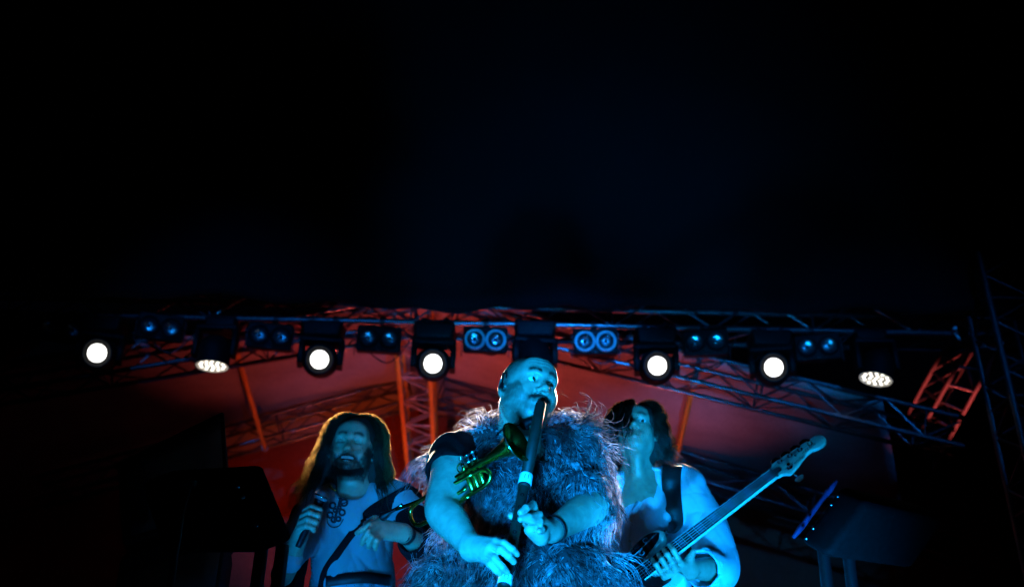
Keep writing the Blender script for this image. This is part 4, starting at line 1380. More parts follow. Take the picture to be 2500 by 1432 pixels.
def flute():
    a, b = P(1321, 983, 2.706), P(1222, 1470, 2.49)
    d = (b - a).normalized()
    t = thing('flute', 'long black flute with two white collars held to the mouth', 'flute', b)
    def at(px_t): return a + (b - a) * px_t
    def seg(name, t0, t1, prof, material, par):
        """lathe along the flute, prof: list of (radius, fraction)"""
        p0, p1 = at(t0), at(t1); Ln = (p1 - p0).length
        V, Q = lathe_arr([(r * 0.87, f * Ln) for r, f in prof], 24)
        Rm = np.array(basis(p1 - p0))
        return mesh_obj(name, V @ Rm.T + np.array(p0), Q, material, par)
    up = seg('upper_tube', -0.005, 0.405, [(0.0005, 0.0), (0.011, 0.004), (0.0165, 0.02), (0.0185, 0.05), (0.0185, 1.0), (0.0005, 1.0)], M['flute_wood'], t)
    seg('collar', 0.405, 0.455, [(0.0185, 0.0), (0.0215, 0.02), (0.0218, 0.06), (0.0218, 0.94), (0.0212, 1.0), (0.017, 1.0)], M['flute_ring'], t)
    seg('tenon_ring', 0.455, 0.470, [(0.016, 0.0), (0.0205, 0.1), (0.0205, 0.5), (0.0185, 0.55), (0.0195, 0.9), (0.0165, 1.0)], M['flute_wood'], t)
    md = seg('middle_tube', 0.465, 0.885, [(0.0165, 0.0), (0.0165, 0.6), (0.0185, 1.0)], M['flute_wood'], t)
    seg('collar', 0.885, 0.925, [(0.0185, 0.0), (0.0205, 0.02), (0.0208, 0.06), (0.0208, 0.94), (0.020, 1.0), (0.016, 1.0)], M['flute_ring'], t)
    seg('tenon_ring', 0.925, 0.938, [(0.015, 0.0), (0.0195, 0.1), (0.0195, 0.5), (0.0175, 0.55), (0.0185, 0.9), (0.0155, 1.0)], M['flute_wood'], t)
    seg('foot_tube', 0.935, 1.15, [(0.0155, 0.0), (0.0155, 0.8), (0.018, 1.0), (0.0005, 1.0)], M['flute_wood'], t)
    # small vertical marks printed on the collars
    side = d.cross(Vector((0, -1, 0))).normalized(); fr = side.cross(d).normalized()
    if fr.y > 0: fr = -fr
    for t0, rr in ((0.43, 0.0219 * 0.87), (0.905, 0.0209 * 0.87)):
        for k, an in enumerate((-0.35, 0.15)):
            dirv = (fr * math.cos(an) + side * math.sin(an))
            p = at(t0) + dirv * (rr + 0.0002)
            bar('printed_mark', p - d * 0.007, p + d * 0.007, 0.0009, M['flute_wood'], t)
    for k in range(6):     # finger holes
        p = at(0.52 + 0.06 * k) + fr * 0.0146
        link('finger_hole', lathe_mesh('fhole', [(0.0045, -0.001), (0.0055, 0.0004), (0.0045, 0.0008), (0.0005, -0.002)], 12), M['pupil'], t, Matrix.Translation(p) @ basis(fr).to_4x4())
flute()

def trumpet():
    mp, bl = P(962, 1256, 2.86), P(1262, 1078, 2.60)
    u = (bl - mp).normalized(); Ln = (bl - mp).length
    w = u.cross(Vector((0.25, -1.0, 0.1))).normalized()      # across, in the picture plane
    if w.z > 0: w = -w                                        # w points down
    v = u.cross(w).normalized()
    if v.y > 0: v = -v                                        # v points to the viewer
    def q(x, y, z=0.0): return mp + u * (x * Ln) + w * y + v * z
    t = thing('trumpet', 'brass trumpet slung across the fur coat with its bell at the collar', 'trumpet', q(0.5, 0.05))
    def tube(name, pts, r, material=M['brass'], n=8, par=t):
        V, Q = capped_sweep(bez(pts, n), r, 12)
        return mesh_obj(name, V, Q, material, par)
    # bell: flared lathe, open, with rolled rim
    prof = [(0.0065, -0.30), (0.0075, -0.24), (0.009, -0.18), (0.0115, -0.12), (0.015, -0.08), (0.021, -0.05), (0.031, -0.025), (0.044, -0.009), (0.058, 0.0),
            (0.0595, 0.0012), (0.0588, 0.0026), (0.057, 0.0020), (0.043, -0.0075), (0.030, -0.0235), (0.020, -0.0485), (0.014, -0.079), (0.0102, -0.12), (0.002, -0.16)]
    V, Q = lathe_arr([(r * 1.0, z) for r, z in prof], 40)
    Rm = np.array(basis(u)); mesh_obj('bell', V @ Rm.T + np.array(bl), Q, M['brass'], t)
    rim = [q(0.9985, 0) + (w * math.cos(a) + v * math.sin(a)) * 0.0588 for a in np.linspace(0, 6.2832, 41)]
    V, Q = sweep_arr(rim, 0.0017, 8); mesh_obj('bell_rim', V[:-2], Q, M['silver'], t)
    s = 0.045
    # bell bow at the rear
    x0 = 1 - 0.30 / Ln
    tube('bell_bow', [q(x0, 0), q(0.20, 0.004), q(0.135, 0.012), q(0.115, 0.036), q(0.135, 0.060), q(0.20, 0.068), q(0.44, 0.068)], 0.0062)
    # leadpipe and tuning slide
    tube('leadpipe', [q(0.06, -0.004, 0.02), q(0.30, 0.012, 0.02), q(0.66, 0.022, 0.02)], 0.0055)
    tube('tuning_slide', [q(0.66, 0.022, 0.02), q(0.74, 0.026, 0.02), q(0.775, 0.046, 0.02), q(0.74, 0.066, 0.02), q(0.62, 0.070, 0.02), q(0.42, 0.070, 0.02)], 0.0062)
    tube('brace_bar', [q(0.68, 0.024, 0.02), q(0.68, 0.046, 0.02), q(0.68, 0.068, 0.02)], 0.003)
    tube('third_slide', [q(0.60, 0.052, 0.030), q(0.40, 0.056, 0.032), q(0.375, 0.066, 0.032), q(0.40, 0.078, 0.032), q(0.60, 0.076, 0.030)], 0.0050)
    tube('slide_tip', [q(0.392, 0.056, 0.032), q(0.40, 0.056, 0.032)], 0.0066, M['silver'])
    tube('slide_tip', [q(0.392, 0.078, 0.032), q(0.40, 0.078, 0.032)], 0.0066, M['silver'])
    tube('first_slide', [q(0.44, 0.030, 0.02), q(0.36, 0.032, 0.02), q(0.345, 0.040, 0.02), q(0.36, 0.048, 0.02), q(0.44, 0.050, 0.02)], 0.005)
    for k in range(3):
        x = 0.60 + 0.045 * k
        V, Q = capped_sweep([q(x, -0.020), q(x, 0.066)], 0.0085, 14); c = mesh_obj('valve_casing', V, Q, M['brass'], t)
        V, Q = capped_sweep([q(x, -0.024), q(x, -0.018)], 0.0100, 14); mesh_obj('valve_cap', V, Q, M['silver'], c)
        V, Q = capped_sweep([q(x, -0.040), q(x, -0.024)], 0.0028, 8); mesh_obj('valve_stem', V, Q, M['silver'], c)
        V, Q = capped_sweep([q(x, -0.0435), q(x, -0.040)], 0.0078, 14); mesh_obj('valve_button', V, Q, M['silver'], c)
        V, Q = capped_sweep([q(x, 0.065), q(x, 0.071)], 0.0100, 14); mesh_obj('bottom_cap', V, Q, M['silver'], c)
    # finger ring on the leadpipe
    ring = [q(0.60, -0.012, 0.02) + (u * math.cos(a) + w * math.sin(a)) * 0.012 for a in np.linspace(0, 6.2832, 17)]
    V, Q = sweep_arr(ring, 0.0022, 6); mesh_obj('finger_hook', V[:-2], Q, M['brass'], t)
    # mouthpiece
    V, Q = lathe_arr([(0.001, 0.004), (0.008, -0.0005), (0.0125, -0.002), (0.0135, 0.001), (0.0130, 0.006), (0.0115, 0.012), (0.0095, 0.022), (0.0055, 0.032), (0.0048, 0.06), (0.0056, 0.08), (0.0005, 0.081)], 20)
    Rm = np.array(basis(u)); mesh_obj('mouthpiece', V @ Rm.T + np.array(q(-0.06, -0.006, 0.02)), Q, M['silver'], t)
    # sling cord
    tube('sling', [q(0.86, 0.0, 0.012), q(0.87, 0.05, 0.004), q(0.88, 0.075, -0.02)], 0.0012, M['leather'])
trumpet()

# ------------------------------------------------------------------ hair
def long_hair(H, parent, n, rng, material, theta_min, length, thick, flare, wav, tuck, part=0.0, r0=0.0011, name='hair', zfun=None, lock=160):
    """strands from a parting over the skull, then falling. theta is measured from the face direction"""
    s = H.to_scale().x
    side = np.where(rng.random(n) < 0.5, -1.0, 1.0)
    th = theta_min + (math.pi - theta_min) * rng.random(n) ** 0.8
    lay = rng.random(n)
    lk = rng.integers(0, lock, n)
    jit = rng.normal(size=(lock, 3))
    ph = rng.uniform(0, 6.28, lock); fr = rng.uniform(0.7, 1.4, lock); ll = rng.uniform(0.82, 1.12, lock)
    # quantise angles to locks so that strands gather
    order = np.argsort(th * side)
    lk[order] = (np.arange(n) * lock // n)
    S = 12
    pts = np.zeros((n, S, 3))
    rx, ry, rz = 0.079, 0.101, 0.090
    cz, cy = 0.030, -0.018
    ln = length * ll[lk] * (0.9 + 0.2 * rng.random(n))
    arc = 0.175
    L = ln
    for i in range(S):
        u = i / (S - 1)
        dist = u * L
        phi = np.clip(dist / 0.092, 0, math.pi * 0.54)                 # over the skull
        drop = np.clip(dist - 0.092 * math.pi * 0.54, 0, None)
        off = 0.004 + thick * lay * (0.35 + 0.65 * np.sin(np.clip(phi, 0, 1.57)))
        X = (rx + off) * np.sin(phi) * np.sin(th) * side + part * np.cos(phi)
        Y = cy + (ry + off) * np.sin(phi) * np.cos(th)
        Z = cz + (rz + off) * np.cos(phi)
        fl = flare * drop
        X = X + side * fl * np.abs(np.sin(th)) + jit[lk, 0] * 0.05 * drop
        Y = Y + np.cos(th) * fl * 0.6 + jit[lk, 1] * 0.05 * drop - tuck * np.clip(drop, 0, 0.1)
        Z = Z - drop
        w = wav * np.clip(dist / 0.12, 0, 1.5)
        X = X + w * np.sin(ph[lk] + dist * 60 * fr[lk]) + 0.0016 * np.sin(lk * 3.1 + dist * 50 + lay * 9)
        Y = Y + w * np.cos(ph[lk] * 1.7 + dist * 52 * fr[lk])
        pts[:, i, 0] = X; pts[:, i, 1] = Y; pts[:, i, 2] = Z
    Hm = np.array(H)
    W = pts @ Hm[:3, :3].T + Hm[:3, 3]
    return strand_mesh(name, W, r0 * (0.7 + 0.6 * rng.random(n)), material, parent, 0.35)

def hair_cap(H, parent, material, theta_min, thick, bottom, front_z=0.055, h=0.007, name='hair_base', wide=0.0):
    """dense under-layer of the hair hugging the skull and falling behind the ears"""
    F = Field()
    R = np.array(H.to_3x3().normalized()); s = H.to_scale().x
    def p(x, y, z): return H @ Vector((x, y, z))
    F.ell(p(0, -0.020, 0.031), np.array((0.080 + thick * 0.4, 0.102 + thick * 0.4, 0.090 + thick * 0.3)) * s, R, 0.01)
    F.cap(p(0, -0.075, 0.0), p(0, -0.085, bottom), (0.062 + thick * 0.4) * s, (0.045 + wide) * s, 0.03)
    for q in (-1, 1):
        F.cap(p(q * 0.062, -0.055, 0.01), p(q * (0.080 + wide), -0.060, bottom), (0.030 + thick * 0.5) * s, (0.026 + thick * 0.4) * s, 0.03)
    # free the face
    F.ell(p(0, 0.085, -0.022), np.array((0.066, 0.085, 0.083)) * s, R, 0.012, True)
    F.ell(p(0, 0.06, -0.12), np.array((0.075, 0.10, 0.09)) * s, R, 0.012, True)
    V, Q = surface(F, h, lambda P_: 0.004 * sines(P_, 8, 60, 4, (1, 1, 0.3)))
    return mesh_obj(name, V, Q, material, parent)

M['hair_brown'] = fur_mat('brown_hair', (0.022, 0.009, 0.004), (0.065, 0.029, 0.011), 0.5, 0.6)
M['hair_rim_light'] = fur_mat('painted_rim_light_hair', (0.16, 0.085, 0.025), (0.30, 0.17, 0.055), 0.5, 0.75)  # lighter copy of the brown hair, golden backlight put into the colour
M['hair_dark'] = fur_mat('dark_brown_hair', (0.016, 0.006, 0.003), (0.045, 0.019, 0.008), 0.45, 0.6)
M['hair_core'] = mat('hair_underlayer', (0.012, 0.007, 0.003), 0.8, 0, 0.3, 60)
M['beard'] = mat('beard_hair', (0.012, 0.008, 0.005), 0.7, 0, 0.3, 200)
M['linen'] = weave_mat('coarse_linen', (0.36, 0.40, 0.44), 700, 0.7)
M['shirt'] = mat('white_cotton_shirt', (0.52, 0.54, 0.60), 0.8, 0, 0.08, 12, 0.15, 160, spec=0.2)
M['dark_cloth'] = mat('dark_wool', (0.006, 0.006, 0.007), 0.95, 0, 0.3, 40, 0.4, 200, spec=0.1)
M['embroidery'] = mat('dark_embroidery_thread', (0.010, 0.012, 0.018), 0.8, 0, 0.3, 200, 0.5, 400)

def folds(seed, amp, freq, aniso):
    def w(p):
        r = np.abs(sines(p, 6, freq * 0.8, seed + 2, aniso))          # sharp creases between soft folds
        r2 = np.abs(sines(p, 6, freq * 1.9, seed + 3, aniso))
        return amp * (0.7 * sines(p, 7, freq, seed, aniso) + 1.3 * np.exp(-r * 5) + 0.55 * np.exp(-r2 * 4) - 0.4)
    return w

def ribbon(name, path, width_dirs, widths, material, parent, thick=0.003, n=8):
    """flat strap following a path; width_dirs gives the across direction at every path point"""
    path = bez(path, n); wd = bez([Vector(w) for w in width_dirs], n); ws = [v.x for v in bez([Vector((w, 0, 0)) for w in widths], n)]
    V = []
    for i, p in enumerate(path):
        t = (path[min(i + 1, len(path) - 1)] - path[max(i - 1, 0)]).normalized()
        w = (wd[i] - t * wd[i].dot(t)).normalized()
        nn = t.cross(w).normalized()
        if nn.y > 0: nn = -nn
        for a, b in ((-1, 0), (1, 0), (1, -1), (-1, -1)):
            V.append(tuple(p + w * (a * ws[i]) + nn * (b * thick)))
    m = len(path)
    idx = np.arange(m * 4).reshape(m, 4); nx = np.roll(idx, -1, axis=1)
    Fq = np.stack([idx[:-1], nx[:-1], nx[1:], idx[1:]], -1).reshape(-1, 4)
    Fq = np.concatenate([Fq, [idx[0]], [idx[-1][::-1]]])
    return mesh_obj(name, np.array(V), Fq, material, parent, smooth=False)

# ------------------------------------------------------------------ singer with long hair
def singer():
    Hc = P(861, 1094, 3.70)
    H = head_matrix(Hc, rad(1), rad(-2), rad(-4), 1.05)
    root = thing('person', 'long-haired bearded person laughing in a linen tunic, holding a microphone', 'person', (Hc.x, 3.75, STAGE_Z + 0.001), 'musicians on the stage')
    o = dict(smile=True, closed=True, beard=0.93, moust=0.97, brow=0.9, hair=(0.010, 0.007, 0.005), nose=1.05)
    F = Field()
    grow_head(F, H, o)
    nb = P(866, 1200, 3.78)
    F.cap(H @ Vector((0, -0.028, -0.055)), nb, 0.056, 0.062, 0.03)
    shR, shL = P(772, 1232, 3.80), P(982, 1224, 3.80)
    F.cap(shR.lerp(shL, 0.25), shR.lerp(shL, 0.75), 0.075, None, 0.05)
    ch, be = P(872, 1300, 3.84), P(862, 1470, 3.84)
    F.cap(ch, be, 0.125, 0.125, 0.05)
    # microphone arm
    elR, wrR = P(690, 1400, 3.60), P(734, 1304, 3.47)
    F.limb([(shR, 0.056), (shR.lerp(elR, 0.5), 0.048), (elR, 0.040), (elR.lerp(wrR, 0.35), 0.040), (wrR, 0.026)])
    F.cap(wrR, P(745, 1272, 3.435), 0.026, 0.024, 0.012)
    F.cap(P(738, 1292, 3.45), P(752, 1252, 3.43), 0.022, 0.020, 0.012)
    gk = [P(745, 1246, 3.42), P(738, 1260, 3.415), P(733, 1275, 3.415), P(731, 1289, 3.42)]
    gm = [P(762, 1236, 3.39), P(757, 1250, 3.383), P(752, 1266, 3.383), P(748, 1282, 3.388)]
    gt = [P(782, 1243, 3.40), P(778, 1257, 3.393), P(773, 1273, 3.393), P(766, 1288, 3.398)]
    ge = [P(783, 1252, 3.425), P(779, 1266, 3.42), P(773, 1281, 3.42), P(766, 1294, 3.422)]
    for a, b, c, d_ in zip(gk, gm, gt, ge):
        finger(F, [a, b, c, d_], 0.0110, 0.0090, 0.005)
    finger(F, [P(752, 1262, 3.44), P(775, 1240, 3.455), P(786, 1222, 3.45)], 0.014, 0.0095, 0.01)
    # free hand held out before the chest
    elL, wrL = P(1042, 1345, 3.60), P(985, 1300, 3.42)
    F.limb([(shL, 0.056), (shL.lerp(elL, 0.5), 0.048), (elL, 0.042), (elL.lerp(wrL, 0.35), 0.040), (wrL, 0.027)])
    hk = [P(926, 1272, 3.36), P(920, 1282, 3.345), P(922, 1296, 3.345), P(930, 1308, 3.355)]
    for i, q in enumerate(hk):
        F.cap(wrL + Vector((0, 0, 0.010 - 0.007 * i)), q, 0.021, 0.012, 0.016)
    ft = [[hk[0], P(903, 1280, 3.325), P(884, 1292, 3.33), P(872, 1300, 3.345)],
          [hk[1], P(899, 1296, 3.31), P(888, 1314, 3.32), P(884, 1326, 3.34)],
          [hk[2], P(908, 1310, 3.315), P(902, 1324, 3.33), P(900, 1334, 3.35)],
          [hk[3], P(920, 1318, 3.33), P(917, 1330, 3.345), P(917, 1338, 3.36)]]
    for f in ft: finger(F, f, 0.0108, 0.0088)
    finger(F, [wrL.lerp(hk[0], 0.4), P(915, 1266, 3.40), P(893, 1278, 3.395)], 0.014, 0.0098, 0.01)
    body_mesh(F, 0.0048, root, H, o, SKIN_D)
    # teeth
    for z, hgt, nm in ((-0.0595, 0.0050, 'upper_teeth'), (-0.0750, 0.0032, 'lower_teeth')):
        V = []
        for j in range(11):
            a = (j / 10 - 0.5) * 2
            x = 0.0255 * a; y = 0.0890 - 0.0085 * a * a
            for dz in (hgt, -hgt):
                V.append(tuple(H @ Vector((x, y, z + dz))))
        idx = np.arange(22).reshape(11, 2)
        Fq = np.stack([idx[:-1, 0], idx[1:, 0], idx[1:, 1], idx[:-1, 1]], -1)
        mesh_obj(nm, np.array(V), Fq, M['tooth'], root)
    rng = np.random.default_rng(42)
    cap = hair_cap(H, root, M['hair_core'], 1.2, 0.012, -0.17, wide=0.035)
    hs = long_hair(H, root, 5200, rng, M['hair_brown'], 1.12, 0.345, 0.028, 0.28, 0.0045, 0.35, r0=0.0010, lock=150)
    hs['kind'] = 'stuff'
    ho = long_hair(H, root, 2400, rng, M['hair_rim_light'], 1.30, 0.355, 0.050, 0.36, 0.007, 0.25, r0=0.0009, lock=110, name='loose_rim_hair'); ho['kind'] = 'stuff'  # outer strands carrying the painted golden rim light
    # short beard strands
    pts = []
    m = 900
    bx = rng.uniform(-1, 1, m); bu = rng.random(m)
    ang = bx * 1.25
    root_l = np.stack([0.058 * np.sin(ang), 0.030 + 0.050 * np.cos(ang), -0.070 - 0.030 * np.cos(ang) - 0.012 * bu], 1)
    dirs = np.stack([0.25 * np.sin(ang), 0.35 * np.cos(ang), -np.ones(m)], 1) + rng.normal(size=(m, 3)) * 0.25
    dirs /= np.linalg.norm(dirs, axis=1, keepdims=True)
    st = np.stack([root_l + dirs * (0.020 * (0.5 + rng.random(m))[:, None]) * (i / 4) for i in range(5)], 1)
    Hm = np.array(H); st = st @ Hm[:3, :3].T + Hm[:3, 3]
    bd = strand_mesh('beard', st, np.full(m, 0.0009), M['beard'], root); bd['kind'] = 'stuff'
    legs(root, (Hc.x, 3.84, STAGE_Z + 0.92), STAGE_Z + 0.001)
    # tunic
    G = Field()
    G.cap(shR.lerp(shL, 0.20), shR.lerp(shL, 0.84), 0.089, 0.090, 0.05)
    G.cap(P(872, 1290, 3.835), P(864, 1400, 3.84), 0.150, 0.146, 0.06)
    G.cap(P(864, 1400, 3.84), P(860, 1640, 3.84), 0.146, 0.18, 0.06)
    G.cap(shL + Vector((-0.01, 0, 0)), shL.lerp(elL, 0.30), 0.072, 0.068, 0.04)
    G.cap(shR + Vector((0.01, 0, 0)), shR.lerp(elR, 0.55), 0.072, 0.062, 0.04)
    G.cap(shR.lerp(elR, 0.5), elR.lerp(wrR, 0.45) + Vector((0, 0, -0.01)), 0.062, 0.050, 0.04)
    G.cap(nb + Vector((0, 0, 0.09)), nb + Vector((-0.005, -0.035, -0.005)), 0.058, 0.070, 0.012, sub=True)
    G.cap(P(842, 1205, 3.66), P(838, 1236, 3.66), 0.020, 0.006, 0.008, sub=True)      # neck slit
    fw = folds(61, 0.0085, 17, (1.0, 0.7, 0.5))
    V, Q = surface(G, 0.0065, fw)
    tunic = mesh_obj('tunic', V, Q, M['linen'], root)
    GT = lambda p: G(p) + fw(p)
    # embroidered emblem: rings either side of a stem, and a round tongue below
    def on(px, py, off=0.0015):
        q = hit(GT, px, py, 3.0, 4.2, off)
        return q if q is not None else P(px, py, 3.66)
    def ring(cx, cy, r, rr=0.0042):
        ps = [on(cx + r * math.cos(a), cy + r * math.sin(a)) for a in np.linspace(0, 6.2832, 15)]
        V, Q = sweep_arr(ps, rr, 6); mesh_obj('embroidered_ring', V[:-2], Q, M['embroidery'], tunic)
    for (cx, cy, r) in ((812, 1233, 7), (840, 1226, 8), (806, 1256, 7), (835, 1250, 7), (818, 1245, 4), (828, 1238, 4), (815, 1268, 6), (826, 1266, 5)):
        ring(cx, cy, r)
    V, Q = capped_sweep([on(832, 1215), on(826, 1236), on(820, 1256), on(817, 1274)], 0.0055, 6); mesh_obj('embroidered_stem', V, Q, M['embroidery'], tunic)
    ps = [on(798, 1258), on(800, 1276), on(812, 1286), on(828, 1282), on(838, 1266)]
    V, Q = capped_sweep(bez(ps, 6), 0.0024, 6); mesh_obj('tongue_seam', V, Q, M['embroidery'], tunic)
    for i in range(3):
        V, Q = capped_sweep(bez([on(826, 1206 + 9 * i, 0.003), on(838, 1210 + 9 * i, 0.006), on(850, 1204 + 9 * i, 0.003)], 4), 0.002, 6)
        mesh_obj('lace', V, Q, M['embroidery'], tunic)
    # necklace beads
    for i in range(9):
        q = on(806 + 3.2 * i, 1186 + 10 * math.sin(i / 8 * 3.14), 0.006)
        link('bead', lathe_mesh('bead', [(0.0005, -0.0045), (0.004, -0.003), (0.005, 0.0), (0.004, 0.003), (0.0005, 0.0045)], 10), M['brass'], root, Matrix.Translation(q))
    # dark sash across the chest and dark over-sleeve
    sp = [(1008, 1196), (960, 1222), (905, 1252), (860, 1300), (822, 1352), (795, 1396), (786, 1440)]
    path = [on(a, b, 0.006) for a, b in sp]
    wds = [Vector((0.5, 0, 0.85))] * 3 + [Vector((0.8, 0, 0.55))] * 4
    ribbon('sash', path, wds, [0.034, 0.030, 0.024, 0.016, 0.015, 0.016, 0.018], M['dark_cloth'], root, 0.004)
    S = Field()
    S.limb([(shL + Vector((0.012, 0, 0.002)), 0.066), (shL.lerp(elL, 0.5), 0.064), (elL, 0.062), (elL.lerp(wrL, 0.55), 0.056)])
    S.cap(elL.lerp(wrL, 0.45), elL.lerp(wrL, 0.9), 0.045, 0.047, 0.004, sub=True)
    V, Q = surface(S, 0.007, folds(71, 0.004, 26, (1, 1, 1)))
    mesh_obj('over_sleeve', V, Q, M['dark_cloth'], root)
    S = Field()
    S.limb([(P(742, 1252, 3.80), 0.05), (P(722, 1330, 3.76), 0.055), (P(700, 1420, 3.72), 0.06), (P(690, 1520, 3.72), 0.06)])
    V, Q = surface(S, 0.008, folds(72, 0.005, 22, (1, 1, 0.5)))
    mesh_obj('open_waistcoat', V, Q, M['dark_cloth'], root)
    # frayed tunic fringe lit along the opening
    bl = [on(930 - 6 * i, 1412 + 0.2 * i, 0.008) for i in range(24)]
    ribbon('belt', [on(795, 1418, 0.008), on(850, 1411, 0.008), on(900, 1409, 0.008), on(955, 1416, 0.008)], [Vector((0, 0, 1))] * 4, [0.02] * 4, M['leather'], root, 0.004)
    # wristband and watch on the free hand
    dv = (wrL - elL).normalized()
    V, Q = lathe_arr([(0.0300, -0.010), (0.0345, -0.009), (0.0345, 0.009), (0.0300, 0.010), (0.0300, -0.010)], 22)
    Rm = np.array(basis(dv)); wb = mesh_obj('wristband', V @ Rm.T + np.array(wrL.lerp(elL, 0.10)), Q, M['leather'], root)
    link('watch_case', lathe_mesh('watch', [(0.0005, 0.004), (0.013, 0.0035), (0.0145, 0.0), (0.0145, -0.004), (0.0005, -0.004)], 18), M['chrome'], wb,
         Matrix.Translation(wrL.lerp(elL, 0.10) + Vector((0.002, -0.030, -0.018))) @ basis((0.05, -0.85, -0.5)).to_4x4())
    return root

def microphone():
    a, b = P(733, 1322, 3.445), P(784, 1214, 3.415)
    d = (b - a).normalized()
    t = thing('microphone', 'handheld black microphone with a silver mesh head in the singer\'s fist', 'microphone', a)
    Rm = np.array(basis(d)); L = (b - a).length
    V, Q = lathe_arr([(0.0005, -0.02), (0.011, -0.019), (0.0115, 0.0), (0.014, L * 0.45), (0.0175, L * 0.88), (0.0205, L * 0.93), (0.0205, L * 0.95), (0.0005, L * 0.95)], 20)
    mesh_obj('handle', V @ Rm.T + np.array(a), Q, M['blackmetal'], t)
    V, Q = lathe_arr([(0.0195, L * 0.95), (0.0245, L * 0.975), (0.0262, L * 1.02), (0.0268, L * 1.03), (0.0262, L * 1.04), (0.0240, L * 1.10), (0.018, L * 1.15), (0.0005, L * 1.175)], 24)
    mesh_obj('mesh_head', V @ Rm.T + np.array(a), Q, M['grill_mesh'], t)
    V, Q = lathe_arr([(0.0262, L * 1.012), (0.0280, L * 1.018), (0.0280, L * 1.040), (0.0262, L * 1.046)], 24)
    mesh_obj('mesh_band', V @ Rm.T + np.array(a), Q, M['silver'], t)
M['grill_mesh'] = mat('steel_mesh', (0.25, 0.25, 0.27), 0.35, 0.8, 0.5, 900, 0.8, 900)

singer()
microphone()

# ------------------------------------------------------------------ bass player
def bass_player():
    Hc = P(1553, 1053, 3.80)
    H = head_matrix(Hc, rad(-11), rad(12), rad(-1), 0.98)
    root = thing('person', 'dark-haired person in a white shirt playing bass, hair over half the face', 'person', (Hc.x, 3.9, STAGE_Z + 0.001), 'musicians on the stage')
    o = dict(beard=0.12, moust=0.2, brow=0.8, hair=(0.02, 0.014, 0.01), nose=1.1)
    F = Field()
    grow_head(F, H, o)
    nb = P(1556, 1172, 3.90)
    F.cap(H @ Vector((0, -0.030, -0.050)), nb, 0.054, 0.062, 0.03)
    F.cap(H @ Vector((0, 0.020, -0.085)), nb + Vector((-0.005, -0.05, -0.03)), 0.026, 0.030, 0.02)
    shR, shL = P(1478, 1190, 3.93), P(1688, 1186, 3.92)
    F.cap(shR.lerp(shL, 0.2), shR.lerp(shL, 0.8), 0.075, None, 0.05)
    F.cap(P(1564, 1255, 3.92), P(1570, 1460, 3.95), 0.138, 0.125, 0.05)
    elL, wrL = P(1748, 1388, 3.68), P(1684, 1388, 3.525)
    F.limb([(shL, 0.056), (shL.lerp(elL, 0.5), 0.050), (elL, 0.043), (elL.lerp(wrL, 0.35), 0.042), (wrL, 0.029)])
    elR, wrR = P(1440, 1400, 3.85), P(1500, 1470, 3.60)
    F.limb([(shR, 0.056), (shR.lerp(elR, 0.5), 0.050), (elR, 0.043), (elR.lerp(wrR, 0.35), 0.042), (wrR, 0.029)])
    F.cap(wrR, P(1525, 1480, 3.52), 0.026, 0.02, 0.01)
    for i in range(4):
        finger(F, [P(1525 + 2 * i, 1478 + 6 * i, 3.52), P(1545 + 2 * i, 1484 + 7 * i, 3.49), P(1556 + 2 * i, 1496 + 7 * i, 3.50)], 0.010, 0.0085)
    # fretting hand
    kn = [P(1664, 1376, 3.475), P(1651, 1388, 3.465), P(1637, 1398, 3.462), P(1622, 1406, 3.465)]
    for i, q in enumerate(kn):
        F.cap(wrL + Vector((0, 0, 0.010 - 0.008 * i)), q, 0.024, 0.013, 0.016)
    ft = [[kn[0], P(1655, 1362, 3.440), P(1644, 1342, 3.428), P(1635, 1330, 3.447)],
          [kn[1], P(1641, 1372, 3.425), P(1629, 1352, 3.418), P(1621, 1341, 3.440)],
          [kn[2], P(1627, 1384, 3.422), P(1615, 1364, 3.415), P(1607, 1352, 3.440)],
          [kn[3], P(1612, 1394, 3.430), P(1601, 1377, 3.422), P(1593, 1365, 3.445)]]
    for i, f in enumerate(ft): finger(F, f, 0.0112 - 0.001 * (i == 3), 0.0088 - 0.0006 * (i == 3))
    finger(F, [wrL.lerp(kn[0], 0.35), P(1684, 1364, 3.50), P(1692, 1346, 3.49)], 0.016, 0.0105, 0.012)
    body_mesh(F, 0.0048, root, H, o, SKIN_D)
    eyes(H, root, H.to_3x3().normalized() @ Vector((-0.25, 1.0, -0.22)), o)
    rng = np.random.default_rng(77)
    hair_cap(H, root, M['hair_core'], 0.9, 0.026, -0.060, wide=0.030)
    hs = long_hair(H, root, 4300, rng, M['hair_dark'], 0.95, 0.265, 0.050, 0.30, 0.010, 0.15, r0=0.0011, lock=90); hs['kind'] = 'stuff'
    # fringe falling over one half of the face
    m = 850
    lk = rng.integers(0, 22, m); S = 12
    a0 = 0.02 + 1.15 * (lk / 22.0) + rng.normal(size=m) * 0.03
    pts = np.zeros((m, S, 3)); lay = rng.random(m)
    ln = 0.27 * (0.55 + 0.55 * rng.random(m)) * (0.75 + 0.4 * rng.random(22))[lk]
    for i in range(S):
        d = ln * i / (S - 1)
        phi = np.clip(d / 0.105, 0, 1.45); drop = np.clip(d - 0.105 * 1.45, 0, None)
        off = 0.006 + 0.016 * lay
        pts[:, i, 0] = 0.006 + (0.080 + off) * np.sin(phi) * np.sin(a0) + 0.007 * np.sin(lk * 2.1 + d * 45) + 0.06 * drop
        pts[:, i, 1] = -0.010 + (0.100 + off) * np.sin(phi) * np.cos(a0) + 0.005 * np.cos(lk * 1.3 + d * 45)
        pts[:, i, 2] = 0.030 + (0.092 + off) * np.cos(phi) - drop
    Hm = np.array(H); W = pts @ Hm[:3, :3].T + Hm[:3, 3]
    fr = strand_mesh('fringe', W, np.full(m, 0.0010), M['hair_dark'], root, 0.25); fr['kind'] = 'stuff'
    # flyaway strands
    m = 70
    th = rng.uniform(-2.6, -0.9, m); S = 8
    pts = np.zeros((m, S, 3))
